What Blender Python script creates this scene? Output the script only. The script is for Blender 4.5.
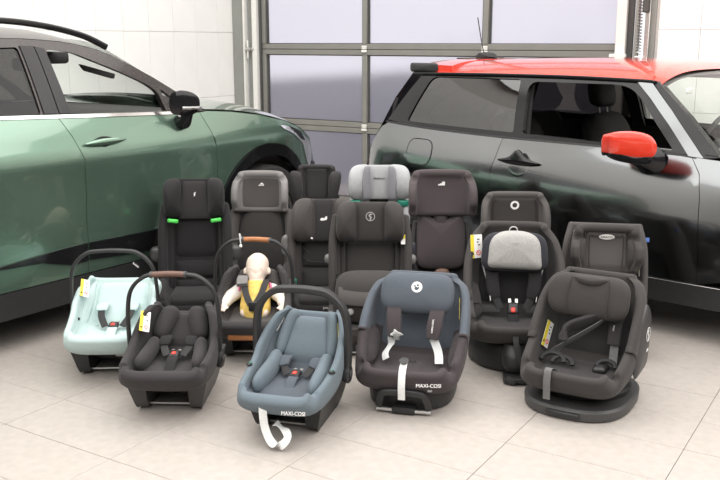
import bpy, bmesh, math, random
from mathutils import Vector, Matrix, geometry
random.seed(7)
for _o in list(bpy.data.objects): bpy.data.objects.remove(_o)
SC = bpy.context.scene; COL = SC.collection
PI = math.pi
R = math.radians

# ------------------------------------------------------------------ camera
CAM_H, FPX, HORIZ, YAW = 1.52, 900.0, 41.0, R(31.7)
PITCH = math.atan((240 - HORIZ) / FPX)
cam = bpy.data.cameras.new('camera'); cam.sensor_width = 36.0; cam.lens = FPX / 720 * 36.0
cam.clip_start = 0.05
camo = bpy.data.objects.new('camera', cam); COL.objects.link(camo)
camo.location = (0, 0, CAM_H); camo.rotation_euler = (PI / 2 - PITCH, 0, YAW)
SC.camera = camo
FWD = Vector((-math.sin(YAW) * math.cos(PITCH), math.cos(YAW) * math.cos(PITCH), -math.sin(PITCH)))
RGT = Vector((math.cos(YAW), math.sin(YAW), 0)); UPV = RGT.cross(FWD)
def ground(px, py, z=0.0):
    d = FWD + RGT * ((px - 360) / FPX) + UPV * ((240 - py) / FPX)
    t = (z - CAM_H) / d.z
    return Vector((d.x * t, d.y * t, z))

# ------------------------------------------------------------------ light
W = bpy.data.worlds.new('daylight'); SC.world = W; W.use_nodes = True
W.node_tree.nodes['Background'].inputs[0].default_value = (0.97, 0.97, 1.0, 1)
W.node_tree.nodes['Background'].inputs[1].default_value = 0.85
def area(name, loc, size, power, rot=(0, 0, 0), col=(1, 0.985, 0.965)):
    l = bpy.data.lights.new(name, 'AREA'); l.shape = 'RECTANGLE'; l.size, l.size_y = size
    l.energy = power; l.color = col
    o = bpy.data.objects.new(name, l); COL.objects.link(o); o.location = loc; o.rotation_euler = rot
    return o
area('ceiling_light_field', (.1, 1.4, 4.12), (11.4, 10.6), 760)
SC.view_settings.view_transform = 'Standard'
SC.view_settings.look = 'None'
SC.view_settings.gamma = 1.0
SC.view_settings.use_curve_mapping = False
SC.view_settings.exposure = 0.60

# ------------------------------------------------------------------ materials
MATS = {}
def mat(name, col, rough=0.5, metal=0.0, noise=0.0, nscale=40, bump=0.0, bscale=200, coat=0.0, spec=0.5, emit=0, sheen=0.0, kind='noise', aniso=None):
    m = bpy.data.materials.new(name); m.use_nodes = True; MATS[name] = m
    nt = m.node_tree; b = nt.nodes['Principled BSDF']
    b.inputs['Base Color'].default_value = (*col, 1); b.inputs['Roughness'].default_value = rough
    b.inputs['Metallic'].default_value = metal; b.inputs['Specular IOR Level'].default_value = spec
    b.inputs['Coat Weight'].default_value = coat; b.inputs['Coat Roughness'].default_value = 0.03
    b.inputs['Sheen Weight'].default_value = sheen
    tc = nt.nodes.new('ShaderNodeTexCoord')
    if noise:
        n = nt.nodes.new('ShaderNodeTexNoise'); n.inputs['Scale'].default_value = nscale; n.inputs['Detail'].default_value = 4
        r = nt.nodes.new('ShaderNodeValToRGB')
        r.color_ramp.elements[0].position = 0.3; r.color_ramp.elements[1].position = 0.7
        r.color_ramp.elements[0].color = (*[c * (1 - noise) for c in col], 1)
        r.color_ramp.elements[1].color = (*[min(1, c * (1 + noise)) for c in col], 1)
        nt.links.new(tc.outputs['Object'], n.inputs['Vector']); nt.links.new(n.outputs['Fac'], r.inputs['Fac'])
        nt.links.new(r.outputs['Color'], b.inputs['Base Color'])
    if bump:
        if kind == 'weave':
            t = nt.nodes.new('ShaderNodeTexVoronoi'); t.inputs['Scale'].default_value = bscale; out = t.outputs['Distance']
        else:
            t = nt.nodes.new('ShaderNodeTexNoise'); t.inputs['Scale'].default_value = bscale; t.inputs['Detail'].default_value = 2; out = t.outputs['Fac']
        bp = nt.nodes.new('ShaderNodeBump'); bp.inputs['Strength'].default_value = bump; bp.inputs['Distance'].default_value = 0.002
        nt.links.new(tc.outputs['Object'], t.inputs['Vector']); nt.links.new(out, bp.inputs['Height'])
        nt.links.new(bp.outputs['Normal'], b.inputs['Normal'])
    return m
def fabric(name, col, noise=0.10): return mat(name, col, 0.85, noise=noise, nscale=350, bump=0.35, bscale=420, spec=0.3, sheen=0.08, kind='weave')
def plastic(name, col, rough=0.45): return mat(name, col, rough, noise=0.06, nscale=60, bump=0.08, bscale=500)
def glass(name, tint, gloss=0.06, rough=0.0):
    m = bpy.data.materials.new(name); m.use_nodes = True; MATS[name] = m; nt = m.node_tree
    for n in list(nt.nodes): nt.nodes.remove(n)
    out = nt.nodes.new('ShaderNodeOutputMaterial'); mix = nt.nodes.new('ShaderNodeMixShader')
    tr = nt.nodes.new('ShaderNodeBsdfTransparent'); gl = nt.nodes.new('ShaderNodeBsdfGlossy'); lw = nt.nodes.new('ShaderNodeLayerWeight')
    pw = nt.nodes.new('ShaderNodeMath'); pw.operation = 'POWER'; pw.inputs[1].default_value = 4.0
    ad = nt.nodes.new('ShaderNodeMath'); ad.operation = 'MULTIPLY_ADD'; ad.inputs[1].default_value = 0.9; ad.inputs[2].default_value = gloss
    tr.inputs['Color'].default_value = (*tint, 1); gl.inputs['Roughness'].default_value = rough
    nt.links.new(lw.outputs['Facing'], pw.inputs[0]); nt.links.new(pw.outputs[0], ad.inputs[0])
    nt.links.new(ad.outputs[0], mix.inputs[0]); nt.links.new(tr.outputs[0], mix.inputs[1]); nt.links.new(gl.outputs[0], mix.inputs[2])
    nt.links.new(mix.outputs[0], out.inputs[0]); return m

mat('floor_tile', (0.425, 0.388, 0.356), 0.42, noise=0.07, nscale=22, bump=0.12, bscale=60)
mat('grout', (0.325, 0.294, 0.268), 0.9, noise=0.1)
mat('wall_tile', (0.93, 0.92, 0.90), 0.3, noise=0.02, nscale=3)
mat('wall_grout', (0.74, 0.72, 0.69), 0.9, noise=0.05)
mat('plaster', (0.62, 0.61, 0.59), 0.9, noise=0.04, bump=0.1, bscale=80)
mat('plaster_dark', (0.13, 0.128, 0.126), 0.9, noise=0.06)
mat('ceiling_white', (0.80, 0.79, 0.77), 0.9, noise=0.02)
mat('door_grey', (0.225, 0.22, 0.20), 0.45, noise=0.05, nscale=8)
mat('door_dark', (0.07, 0.07, 0.066), 0.5, noise=0.05)
mat('post_grey', (0.27, 0.275, 0.255), 0.55, noise=0.06, nscale=6)
mat('rail_white', (0.78, 0.77, 0.73), 0.4, noise=0.03)
mat('steel', (0.55, 0.54, 0.52), 0.32, metal=0.9, noise=0.08)
mat('asphalt', (0.030, 0.028, 0.055), 0.45, noise=0.3, nscale=1.5)
mat('chrome', (0.85, 0.85, 0.85), 0.12, metal=1.0, noise=0.02)
mat('white_print', (0.88, 0.87, 0.85), 0.6, noise=0.02)
mat('black_print', (0.03, 0.03, 0.03), 0.6, noise=0.02)
mat('yellow_print', (0.82, 0.68, 0.05), 0.6, noise=0.02)
mat('red_print', (0.75, 0.08, 0.07), 0.6, noise=0.02)
mat('orange_print', (0.8, 0.36, 0.07), 0.6, noise=0.02)
mat('blue_print', (0.10, 0.20, 0.55), 0.6, noise=0.02)
mat('suv_paint', (0.175, 0.28, 0.212), 0.27, metal=0.75, coat=1.0, noise=0.05, nscale=600)
mat('mini_paint', (0.185, 0.195, 0.20), 0.17, metal=1.0, coat=1.0, noise=0.06, nscale=600)
mat('mini_red', (0.70, 0.04, 0.018), 0.25, coat=1.0, noise=0.02)
mat('roof_grey', (0.048, 0.043, 0.041), 0.26, metal=0.5, coat=0.25, noise=0.04)
mat('gloss_black', (0.010, 0.010, 0.011), 0.14, spec=.38, noise=0.05)
mat('cladding', (0.022, 0.022, 0.023), 0.5, noise=0.1, bump=0.15, bscale=300)
mat('rubber', (0.02, 0.019, 0.018), 0.75, noise=0.15, bump=0.2, bscale=120)
mat('interior', (0.028, 0.027, 0.027), 0.75, noise=0.15, bump=0.15)
mat('headliner', (0.12, 0.115, 0.11), 0.9, noise=0.1)
mat('alloy', (0.35, 0.35, 0.35), 0.3, metal=0.9, noise=0.05)
mat('lamp_reflector', (0.75, 0.76, 0.78), 0.15, metal=0.8, noise=0.03)
mat('tail_red', (0.35, 0.02, 0.02), 0.15, coat=1.0, noise=0.03)
glass('clear_glass', (0.90, 0.94, 0.91))
glass('tint_glass', (0.05, 0.047, 0.046), gloss=.035)
glass('quarter_glass', (0.07, 0.065, 0.063), gloss=.13)
glass('lamp_glass', (0.9, 0.92, 0.93))

def pane_material():
    m = bpy.data.materials.new('frosted_pane'); m.use_nodes = True; MATS['frosted_pane'] = m; nt = m.node_tree
    for n in list(nt.nodes): nt.nodes.remove(n)
    N = nt.nodes.new; L = nt.links.new
    out = N('ShaderNodeOutputMaterial'); m1 = N('ShaderNodeMixShader'); m2 = N('ShaderNodeMixShader'); m3 = N('ShaderNodeMixShader')
    tr = N('ShaderNodeBsdfRefraction'); tr.inputs['Roughness'].default_value = 0.30; tr.inputs['IOR'].default_value = 1.06; df = N('ShaderNodeBsdfDiffuse'); tl = N('ShaderNodeBsdfTranslucent'); gl = N('ShaderNodeBsdfGlossy')
    tr.inputs[0].default_value = (0.88, 0.865, 0.905, 1); df.inputs[0].default_value = (0.56, 0.55, 0.585, 1); tl.inputs[0].default_value = (0.60, 0.585, 0.62, 1)
    gl.inputs['Roughness'].default_value = 0.06
    tc = N('ShaderNodeTexCoord'); nz = N('ShaderNodeTexNoise'); nz.inputs['Scale'].default_value = 2.2; nz.inputs['Detail'].default_value = 1.5
    bp = N('ShaderNodeBump'); bp.inputs['Strength'].default_value = 0.6; bp.inputs['Distance'].default_value = 0.03
    L(tc.outputs['Object'], nz.inputs['Vector']); L(nz.outputs['Fac'], bp.inputs['Height']); L(bp.outputs[0], gl.inputs['Normal'])
    fr = N('ShaderNodeFresnel'); fr.inputs[0].default_value = 1.5; L(bp.outputs[0], fr.inputs['Normal'])
    m1.inputs[0].default_value = 0.5; L(df.outputs[0], m1.inputs[1]); L(tl.outputs[0], m1.inputs[2])
    m2.inputs[0].default_value = 0.12; L(tr.outputs[0], m2.inputs[1]); L(m1.outputs[0], m2.inputs[2])
    L(fr.outputs[0], m3.inputs[0]); L(m2.outputs[0], m3.inputs[1]); L(gl.outputs[0], m3.inputs[2]); L(m3.outputs[0], out.inputs[0])
pane_material()

# ------------------------------------------------------------------ mesh tools
def pchip(xs, ys):
    n = len(xs)
    d = [(ys[i+1]-ys[i])/(xs[i+1]-xs[i]) for i in range(n-1)]
    m = [d[0]]+[0 if d[i-1]*d[i] <= 0 else 2*d[i-1]*d[i]/(d[i-1]+d[i]) for i in range(1, n-1)]+[d[-1]]
    def f(x):
        if x <= xs[0]: return ys[0]
        if x >= xs[-1]: return ys[-1]
        i = 0
        while x > xs[i+1]: i += 1
        h = xs[i+1]-xs[i]; t = (x-xs[i])/h
        return (2*t**3-3*t*t+1)*ys[i]+(t**3-2*t*t+t)*h*m[i]+(-2*t**3+3*t*t)*ys[i+1]+(t**3-t*t)*h*m[i+1]
    return f
def crv(pts, n=8, closed=False):
    """Catmull-Rom through points of any dimension, n samples per span"""
    k = len(pts); out = []
    spans = k if closed else k-1
    g = (lambda i: pts[i % k]) if closed else (lambda i: pts[max(0, min(k-1, i))])
    for i in range(spans):
        p0, p1, p2, p3 = g(i-1), g(i), g(i+1), g(i+2)
        for j in range(n):
            t = j/n
            out.append(tuple(0.5*(2*b+(c-a)*t+(2*a-5*b+4*c-d)*t*t+(3*b-a-3*c+d)*t**3) for a, b, c, d in zip(p0, p1, p2, p3)))
    if not closed: out.append(tuple(pts[-1]))
    return out
def rnd(pts, r, n=5):
    """polygon with rounded corners"""
    out = []; k = len(pts)
    for i in range(k):
        p = Vector(pts[i]); a = Vector(pts[i-1]); b = Vector(pts[(i+1) % k])
        rr = r[i] if isinstance(r, (list, tuple)) else r
        if rr <= 0: out.append(tuple(p)); continue
        la = min(rr, (a-p).length*.49); lb = min(rr, (b-p).length*.49)
        A = p+(a-p).normalized()*la; B = p+(b-p).normalized()*lb
        for j in range(n+1):
            t = j/n; out.append(tuple(A*(1-t)**2+p*2*t*(1-t)+B*t*t))
    return out
def rrect(w, h, r, cx=0, cy=0, n=5):
    return rnd([(cx-w/2, cy-h/2), (cx+w/2, cy-h/2), (cx+w/2, cy+h/2), (cx-w/2, cy+h/2)], r, n)
def circ(r, n=24, cx=0, cy=0): return [(cx+r*math.cos(2*PI*i/n), cy+r*math.sin(2*PI*i/n)) for i in range(n)]
class G:
    def __init__(s): s.v = []; s.f = []
    def add(s, v, f):
        o = len(s.v); s.v += [tuple(p) for p in v]; s.f += [tuple(i+o for i in q) for q in f]; return s
    def map(s, fn): s.v = [tuple(fn(*p)) for p in s.v]; return s
    def mx(s, m): s.v = [tuple(m @ Vector(p)) for p in s.v]; return s
    def cat(s, o): return s.add(o.v, o.f)
    def mesh(s, name='part', sharp=40, fix=True):
        me = bpy.data.meshes.new(name); me.from_pydata(s.v, [], s.f)
        if fix:
            bm = bmesh.new(); bm.from_mesh(me)
            bmesh.ops.remove_doubles(bm, verts=bm.verts, dist=1e-6)
            bmesh.ops.recalc_face_normals(bm, faces=bm.faces)
            bm.to_mesh(me); bm.free()
        me.polygons.foreach_set('use_smooth', [True]*len(me.polygons))
        if sharp: me.set_sharp_from_angle(angle=R(sharp))
        me.update(); return me
    def obj(s, name, m, parent=None, sharp=40, label=None, fix=True):
        return link(name, s.mesh(name, sharp, fix), m, parent, label)
def link(name, me, m, parent=None, label=None):
    o = bpy.data.objects.new(name, me); COL.objects.link(o)
    if m and not me.materials: me.materials.append(MATS[m] if isinstance(m, str) else m)
    if parent: o.parent = parent
    if label: o['label'] = label
    return o
def thing(name, label, cat, loc=(0, 0, 0), rz=0, group=None):
    o = bpy.data.objects.new(name, None); COL.objects.link(o); o.empty_display_size = .1
    o.location = loc; o.rotation_euler = (0, 0, rz); o['label'] = label; o['category'] = cat
    if group: o['group'] = group
    return o
def tag(o, label, cat, group=None):
    o['label'] = label; o['category'] = cat
    if group: o['group'] = group
    return o
def struct(o, label=None):
    o['kind'] = 'structure'
    if label: o['label'] = label
    return o
def box(sx, sy, sz, c=(0, 0, 0), r=0, seg=2, rot=None):
    bm = bmesh.new(); bmesh.ops.create_cube(bm, size=1)
    bmesh.ops.scale(bm, vec=(sx, sy, sz), verts=bm.verts)
    if r: bmesh.ops.bevel(bm, geom=bm.edges[:], offset=min(r, .49*min(sx, sy, sz)), segments=seg, profile=.5, affect='EDGES')
    if rot: bmesh.ops.rotate(bm, cent=(0, 0, 0), matrix=Matrix.Rotation(rot[0], 3, rot[1]), verts=bm.verts)
    bmesh.ops.translate(bm, vec=c, verts=bm.verts)
    bm.verts.index_update(); g = G(); g.add([v.co[:] for v in bm.verts], [[v.index for v in f.verts] for f in bm.faces]); bm.free(); return g
def loft(rows, closed=False, caps=False):
    g = G(); n = len(rows[0]); v = [p for r in rows for p in r]; f = []
    m = n if closed else n-1
    for i in range(len(rows)-1):
        for j in range(m):
            k = (j+1) % n
            f.append((i*n+j, i*n+k, (i+1)*n+k, (i+1)*n+j))
    if caps: f.append(tuple(range(n))[::-1]); f.append(tuple((len(rows)-1)*n+j for j in range(n)))
    return g.add(v, f)
def sweep(path, sec, side=None, scale=None, closed=False):
    """sweep 2D section (a along side, b along normal) on a path; side fixes the frame"""
    P = [Vector(p) for p in path]; n = len(P); rows = []
    prev = None
    for i in range(n):
        if closed: t = (P[(i+1) % n]-P[i-1]).normalized()
        else: t = (P[min(n-1, i+1)]-P[max(0, i-1)]).normalized()
        if side is not None: a = Vector(side if not callable(side) else side(i/(n-1)))
        elif prev is None: a = Vector((0, 0, 1)).cross(t) if abs(t.z) < .9 else Vector((1, 0, 0))
        else: a = prev
        a = (a-t*a.dot(t)).normalized(); prev = a; b = t.cross(a)
        k = 1 if scale is None else scale(i/(n-1))
        rows.append([P[i]+a*(u*k)+b*(w*k) for u, w in sec])
    if closed: rows.append(rows[0])
    return loft(rows, True, not closed)
def tube(path, r, seg=10, n=6, smooth=True, closed=False, scale=None):
    p = crv(path, n, closed) if smooth else path
    return sweep(p, circ(r, seg), scale=scale, closed=closed)
def strap(path, w=.038, th=.003, side=(1, 0, 0), n=6):
    return sweep(crv(path, n), rnd([(-w/2, -th/2), (w/2, -th/2), (w/2, th/2), (-w/2, th/2)], th*.4, 2), side=side)
def lathe(prof, seg=24, axis='z', ring=False):
    rows = [[(r*math.cos(2*PI*j/seg), r*math.sin(2*PI*j/seg), z) for j in range(seg)] for r, z in prof]
    g = loft(rows+[rows[0]], True, False) if ring else loft(rows, True, True)
    if axis == 'x': g.map(lambda x, y, z: (z, x, y))
    if axis == 'y': g.map(lambda x, y, z: (x, -z, y))
    return g
def pad(outline, th, back=0.3, rings=6, p=2.6, lift=None):
    """inflated cushion from an outline in (x,v); n is height.  returns G in (x,v,n)"""
    cx = sum(q[0] for q in outline)/len(outline); cy = sum(q[1] for q in outline)/len(outline)
    n = len(outline); rows = []
    def ring(f, h): rows.append([(cx+(q[0]-cx)*f, cy+(q[1]-cy)*f, h) for q in outline])
    rb = [(.0, 1.), (.6, 1.), (.9, .8), (1, .0)]
    if back:
        ring(.55, -th*back); ring(.9, -th*back*.8)
    for i in range(rings+1):
        a = (i/rings)**.7; f = 1-.97*(1-math.cos(a*PI/2)) if False else max(.04, (1-a**p)**(1/p)) if a < 1 else .04
        ring(f, th*a if a < 1 else th)
    g = loft(rows, True, True)
    if lift: g.map(lambda x, v, z: (x, v, z+lift(x, v)))
    return g
def cdt_panel(outline, fn, holes=(), step=.05, depth=.012, inward=None):
    """panel whose outline is exact in a 2D projection (a,b); fn maps to 3D, flange turns inward"""
    def dense(o):
        out = []
        for i in range(len(o)):
            a, b = Vector(o[i][:2]), Vector(o[(i+1) % len(o)][:2]); k = max(1, int((b-a).length/step))
            for j in range(k): out.append(a.lerp(b, j/k))
        return out
    def inside(p, o):
        c = False; j = len(o)-1
        for i in range(len(o)):
            if (o[i][1] > p[1]) != (o[j][1] > p[1]) and p[0] < (o[j][0]-o[i][0])*(p[1]-o[i][1])/(o[j][1]-o[i][1])+o[i][0]: c = not c
            j = i
        return c
    loops = [dense(outline)]+[dense(h) for h in holes]
    V = []; E = []
    for l in loops:
        b = len(V); V += l; E += [(b+i, b+(i+1) % len(l)) for i in range(len(l))]
    bnd = list(V)
    x0, x1 = min(p.x for p in loops[0]), max(p.x for p in loops[0]); y0, y1 = min(p.y for p in loops[0]), max(p.y for p in loops[0])
    nx = int((x1-x0)/step)+1; ny = int((y1-y0)/step)+1
    for i in range(nx+1):
        for j in range(ny+1):
            p = Vector((x0+i*step+(step/2 if j % 2 else 0), y0+j*step))
            if inside(p, loops[0]) and not any(inside(p, h) for h in loops[1:]) and min((p-q).length_squared for q in bnd) > (step*.55)**2: V.append(p)
    vv, ee, ff, *_ = geometry.delaunay_2d_cdt(V, E, [], 0, 1e-5)
    ff = [f for f in ff if (lambda c: inside(c, loops[0]) and not any(inside(c, h) for h in loops[1:]))(sum((vv[i] for i in f), Vector((0, 0)))/len(f))]
    g = G(); P = [fn(q.x, q.y) for q in vv]; g.add(P, ff)
    if inward:
        cnt = {}
        for f in ff:
            for i in range(len(f)):
                e = (f[i], f[(i+1) % len(f)]); cnt.setdefault(tuple(sorted(e)), []).append(e)
        for k, es in cnt.items():
            if len(es) == 1:
                a, b = es[0]; pa, pb = Vector(P[a]), Vector(P[b]); d = Vector(inward)*depth
                g.add([pa, pb, pb+d, pa+d], [(1, 0, 3, 2)])
    return g
def text(body, size, m, parent, mtx, ext=.0006, name='lettering', align='CENTER', shear=0, space=1.0):
    c = bpy.data.curves.new('lettering', 'FONT'); c.body = body; c.size = size; c.align_x = align; c.align_y = 'CENTER'; c.extrude = ext; c.shear = shear
    c.space_character = space; c.resolution_u = 3
    t = bpy.data.objects.new('tmp', c); COL.objects.link(t)
    bpy.context.view_layer.update()
    me = bpy.data.meshes.new_from_object(t.evaluated_get(bpy.context.evaluated_depsgraph_get()))
    bpy.data.objects.remove(t)
    o = link(name, me, m, parent); o.matrix_local = mtx; return o

# ------------------------------------------------------------------ room
XL, YB, ZC = -5.74, 7.0, 4.2
floor = struct(box(13.0, 14.0, .05, (.2, 1.2, -.032)).obj('floor', 'grout'), 'pale beige tiled showroom floor')
TW, TD = .60, .302
tile_me = box(TW-.0024, TD-.0024, .012, (0, 0, -.006), .0008, 1).mesh('tile', 30)
ix0 = int((XL+.62)/TW)-1
nt_ = 0
for i in range(-9, 5):
    for j in range(-4, 16):
        x = -.62+TW*(i+.5); y = 2.446+TD*(j+.5)
        if x-TW/2 < XL-.05 or y+TD/2 > YB+.2: continue
        t = link('tile', tile_me, 'floor_tile', floor); t.location = (x, y, random.uniform(-.0004, .0004))
wl = struct(box(.2, 13.0, ZC, (XL-.112, 1.0, ZC/2)).obj('wall_left', 'wall_grout'), 'white tiled wall behind the green car')
wt = box(.012, .2975, .5975, (0, 0, 0), .0015, 1).mesh('tile', 30)
for i in range(17):
    for j in range(6):
        y = 6.73-.3*i+.15-.3; z = .4-.3+.6*(j-0)
        z = -.2+.6*j+.3
        if z-.3 < -.05: continue
        t = link('tile', wt, 'wall_tile', wl); t.location = (XL-.006, y, z)
ct = box(.012, .2655, .5975, (0, 0, 0), .0015, 1).mesh('tile', 30)
for j in range(1, 6):
    t = link('tile', ct, 'wall_tile', wl); t.location = (XL-.006, 6.864, .1+.6*j)
bt = box(.012, .2975, .3975, (0, 0, 0), .0015, 1).mesh('tile', 30)
for i in range(17):
    t = link('tile', bt, 'wall_tile', wl); t.location = (XL-.006, 6.58-.3*i, .2)
XO0, XO1, ZO = -5.44, -1.94, 2.90
wb = struct(box(7.5, .2, ZC, (-1.74+3.75, YB+.112, ZC/2)).obj('wall_back', 'wall_grout'), 'white tiled wall beside the sectional door')
wh = struct(box(4.25, .2, ZC-ZO, (-3.78, YB+.112, (ZC+ZO)/2)).obj('wall_back_lintel', 'plaster'), 'plaster wall above the sectional door')
wt2 = box(.2975, .012, .5975, (0, 0, 0), .0015, 1).mesh('tile', 30)
wt3 = box(.2975, .012, .3975, (0, 0, 0), .0015, 1).mesh('tile', 30)
for i in range(13):
    for j in range(1, 6):
        t = link('tile', wt2, 'wall_tile', wb); t.location = (-1.57+.3*i, YB+.006, .1+.6*j)
    t = link('tile', wt3, 'wall_tile', wb); t.location = (-1.57+.3*i, YB+.006, .2)
struct(box(.2, 13.0, ZC, (6.1, 1.0, ZC/2)).obj('wall_right', 'plaster_dark'), 'grey wall at the right of the hall')
struct(box(12.2, .2, ZC, (.2, -5.3, ZC/2)).obj('wall_front', 'plaster_dark'), 'grey wall behind the camera')
struct(box(13.0, 13.0, .1, (.2, 1.0, ZC+.06)).obj('ceiling', 'ceiling_white'), 'white ceiling of the hall')
struct(box(40, 40, .05, (-3, 27.4, -.06)).obj('floor_yard', 'asphalt'), 'dark yard outside the door')

# ------------------------------------------------------------------ sectional door
door = thing('door_1', 'grey framed sectional overhead door with frosted lilac panes', 'door', ((XO0+XO1)/2, YB, 0))
del door['category']; door['kind'] = 'structure'
dx = door.location.x
XS = [XO0-dx, -4.28-dx, -3.115-dx, XO1-dx]
ZR = [.045, .745, 1.445, 2.145, 2.845]
for k, z in enumerate(ZR):
    for q in (-1, 1):       # each joint has two rails with a shadow gap
        if (k == 0 and q < 0) or (k == 4 and q > 0): continue
        box(XS[3]-XS[0], .042, .047, (0, .03, z+q*.0255), .003, 1).obj('rail', 'door_grey', door)
        box(XS[3]-XS[0], .03, .008, (0, .038, z+q*.052), .001, 1).obj('seal', 'door_dark', door)
for z in ZR[1:4]: box(XS[3]-XS[0], .02, .02, (0, .036, z), .002, 1).obj('joint_seal', 'door_dark', door)
pm = box(1.09, .012, .59, (0, 0, 0), .002, 1).mesh('pane', 30)
for r in range(4):
    for c in range(3):
        o = link('pane', pm, 'frosted_pane', door); o.location = ((XS[c]+XS[c+1])/2, .045, (ZR[r]+ZR[r+1])/2)
    for c in range(4):
        zc = (ZR[r]+ZR[r+1])/2
        xx = XS[c]+(.03 if c == 0 else -.03 if c == 3 else 0)
        box(.05, .046, .60, (xx, .027, zc), .003, 1).obj('stile', 'door_grey', door)
        for q in (-1, 1):
            if (c == 0 and q < 0) or (c == 3 and q > 0): continue
            box(.012, .03, .60, (xx+q*.031, .038, zc), .001, 1).obj('seal', 'door_dark', door)
for c in (1, 2):
    for z in ZR[1:4]:
        h = box(.05, .014, .032, (XS[c], .001, z+.018), .003, 1).obj('hinge', 'rail_white', door)
        box(.054, .016, .022, (XS[c], 0, z-.014), .003, 1).obj('hinge_leaf', 'rail_white', h)
        for q in (-1, 1): lathe([(.005, -.009), (.005, .0), (.003, .003)], 8, 'y').mx(Matrix.Translation((XS[c]+q*.012, -.006, z+.022))).obj('screw', 'steel', h)
# left jamb: grey post, white angle, dark gap, white track
def upright(name, x, w, d, y0, m, h=3.2): return box(w, d, h, (x-dx, y0, h/2), .004, 1).obj(name, m, door)
upright('post', -5.675, .125, .05, -.03, 'post_grey')
upright('angle_strip', -5.595, .022, .05, -.04, 'rail_white')
upright('track_back', -5.545, .07, .02, .0, 'post_grey')
upright('track', -5.478, .055, .045, -.03, 'rail_white')
upright('edge_seal', -5.435, .02, .04, .0, 'door_dark')
for z in ZR[1:4]:
    b = box(.07, .014, .024, (-5.52-dx, -.058, z), .003, 1).obj('roller_bracket', 'steel', door)
    lathe([(.004, -.03), (.016, -.03), (.016, .03), (.004, .03)], 14, 'x').mx(Matrix.Translation((-5.545-dx, -.058, z))).obj('roller', 'steel', b)
box(.014, .016, .17, (-5.555-dx, -.055, 1.44), .004, 1).obj('latch_plate', 'rail_white', door)
# right jamb
upright('track', -1.985, .075, .045, -.03, 'rail_white')
upright('track_back', -1.925, .05, .02, .0, 'door_dark')
upright('angle_strip', -1.868, .03, .05, -.03, 'post_grey')
upright('spring_tube', -1.79, .035, .03, -.045, 'steel', 2.2)
upright('post', -1.765, .05, .05, .0, 'post_grey')
box(.12, .06, .09, (-1.99-dx, -.075, 1.38), .006, 1).obj('track_bracket', 'rail_white', door)
box(.06, .06, .08, (-1.83-dx, -.075, 1.37), .006, 1).obj('track_bracket', 'rail_white', door)
box(.05, .05, .45, (-1.80-dx, -.06, 1.95), .006, 1).obj('motor_rail', 'door_dark', door)
hel = [(-1.845-dx+.018*math.cos(t*.9), -.05+.018*math.sin(t*.9), 1.42+t*.0032) for t in range(0, 180)]
sweep(hel, circ(.0035, 5)).obj('tension_spring', 'steel', door)

# ------------------------------------------------------------------ cars
def wheel(parent, c, r, w, side, spokes=5):
    """side -1 = right-hand wheel; axle along y"""
    M_ = Matrix.Translation(c)
    prof = [(r*.66, -w/2), (r*.8, -w*.52), (r*.95, -w*.47), (r, -w*.36), (r, w*.36), (r*.95, w*.47), (r*.8, w*.52), (r*.66, w/2)]
    wh = lathe(prof, 40, 'y', True).mx(M_).obj('tyre', 'rubber', parent)
    g = lathe([(r*.67, -w*.44), (r*.62, -w*.42), (r*.6, w*.4), (r*.67, w*.44)], 36, 'y').mx(M_); g.f = g.f[:-2]
    g.obj('wheel_rim', 'alloy', wh)
    lathe([(.02, -.02), (r*.55, -.01), (r*.55, .01), (.02, .02)], 24, 'y').mx(M_).obj('brake_disc', 'steel', wh)
    for k in range(spokes):
        s = box(r*.52, .03, r*.16, (r*.34, side*w*.36, 0), .01, 2); s.map(lambda x, y, z: (x, y, z*(1.35-x/r*.9)))
        s.mx(M_ @ Matrix.Rotation(k*2*PI/spokes, 4, 'Y')).obj('spoke', 'alloy', wh)
    lathe([(.001, -.02), (r*.16, -.015), (r*.16, .015), (.001, .02)], 20, 'y').mx(Matrix.Translation((c[0], c[1]+side*w*.37, c[2]))).obj('hub_cap', 'gloss_black', wh)
    return wh
def arc(cx, cz, r, a0, a1, n=18): return [(cx+r*math.cos(R(a0+(a1-a0)*i/n)), cz+r*math.sin(R(a0+(a1-a0)*i/n))) for i in range(n+1)]
def gap_inset(pts, d):
    """shrink a polygon by d along vertex normals, for panel gaps"""
    n = len(pts); A = sum(pts[i][0]*pts[(i+1) % n][1]-pts[(i+1) % n][0]*pts[i][1] for i in range(n)); sg = 1 if A > 0 else -1
    out = []
    for i in range(n):
        a, p, b = Vector(pts[i-1]), Vector(pts[i]), Vector(pts[(i+1) % n])
        e1, e2 = (p-a), (b-p)
        if e1.length < 1e-7 or e2.length < 1e-7: out.append(tuple(p)); continue
        e1.normalize(); e2.normalize()
        nn = Vector((-e1.y-e2.y, e1.x+e2.x))*sg
        if nn.length < 1e-6: out.append(tuple(p)); continue
        nn.normalize(); out.append(tuple(p+nn*d))
    return out
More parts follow.
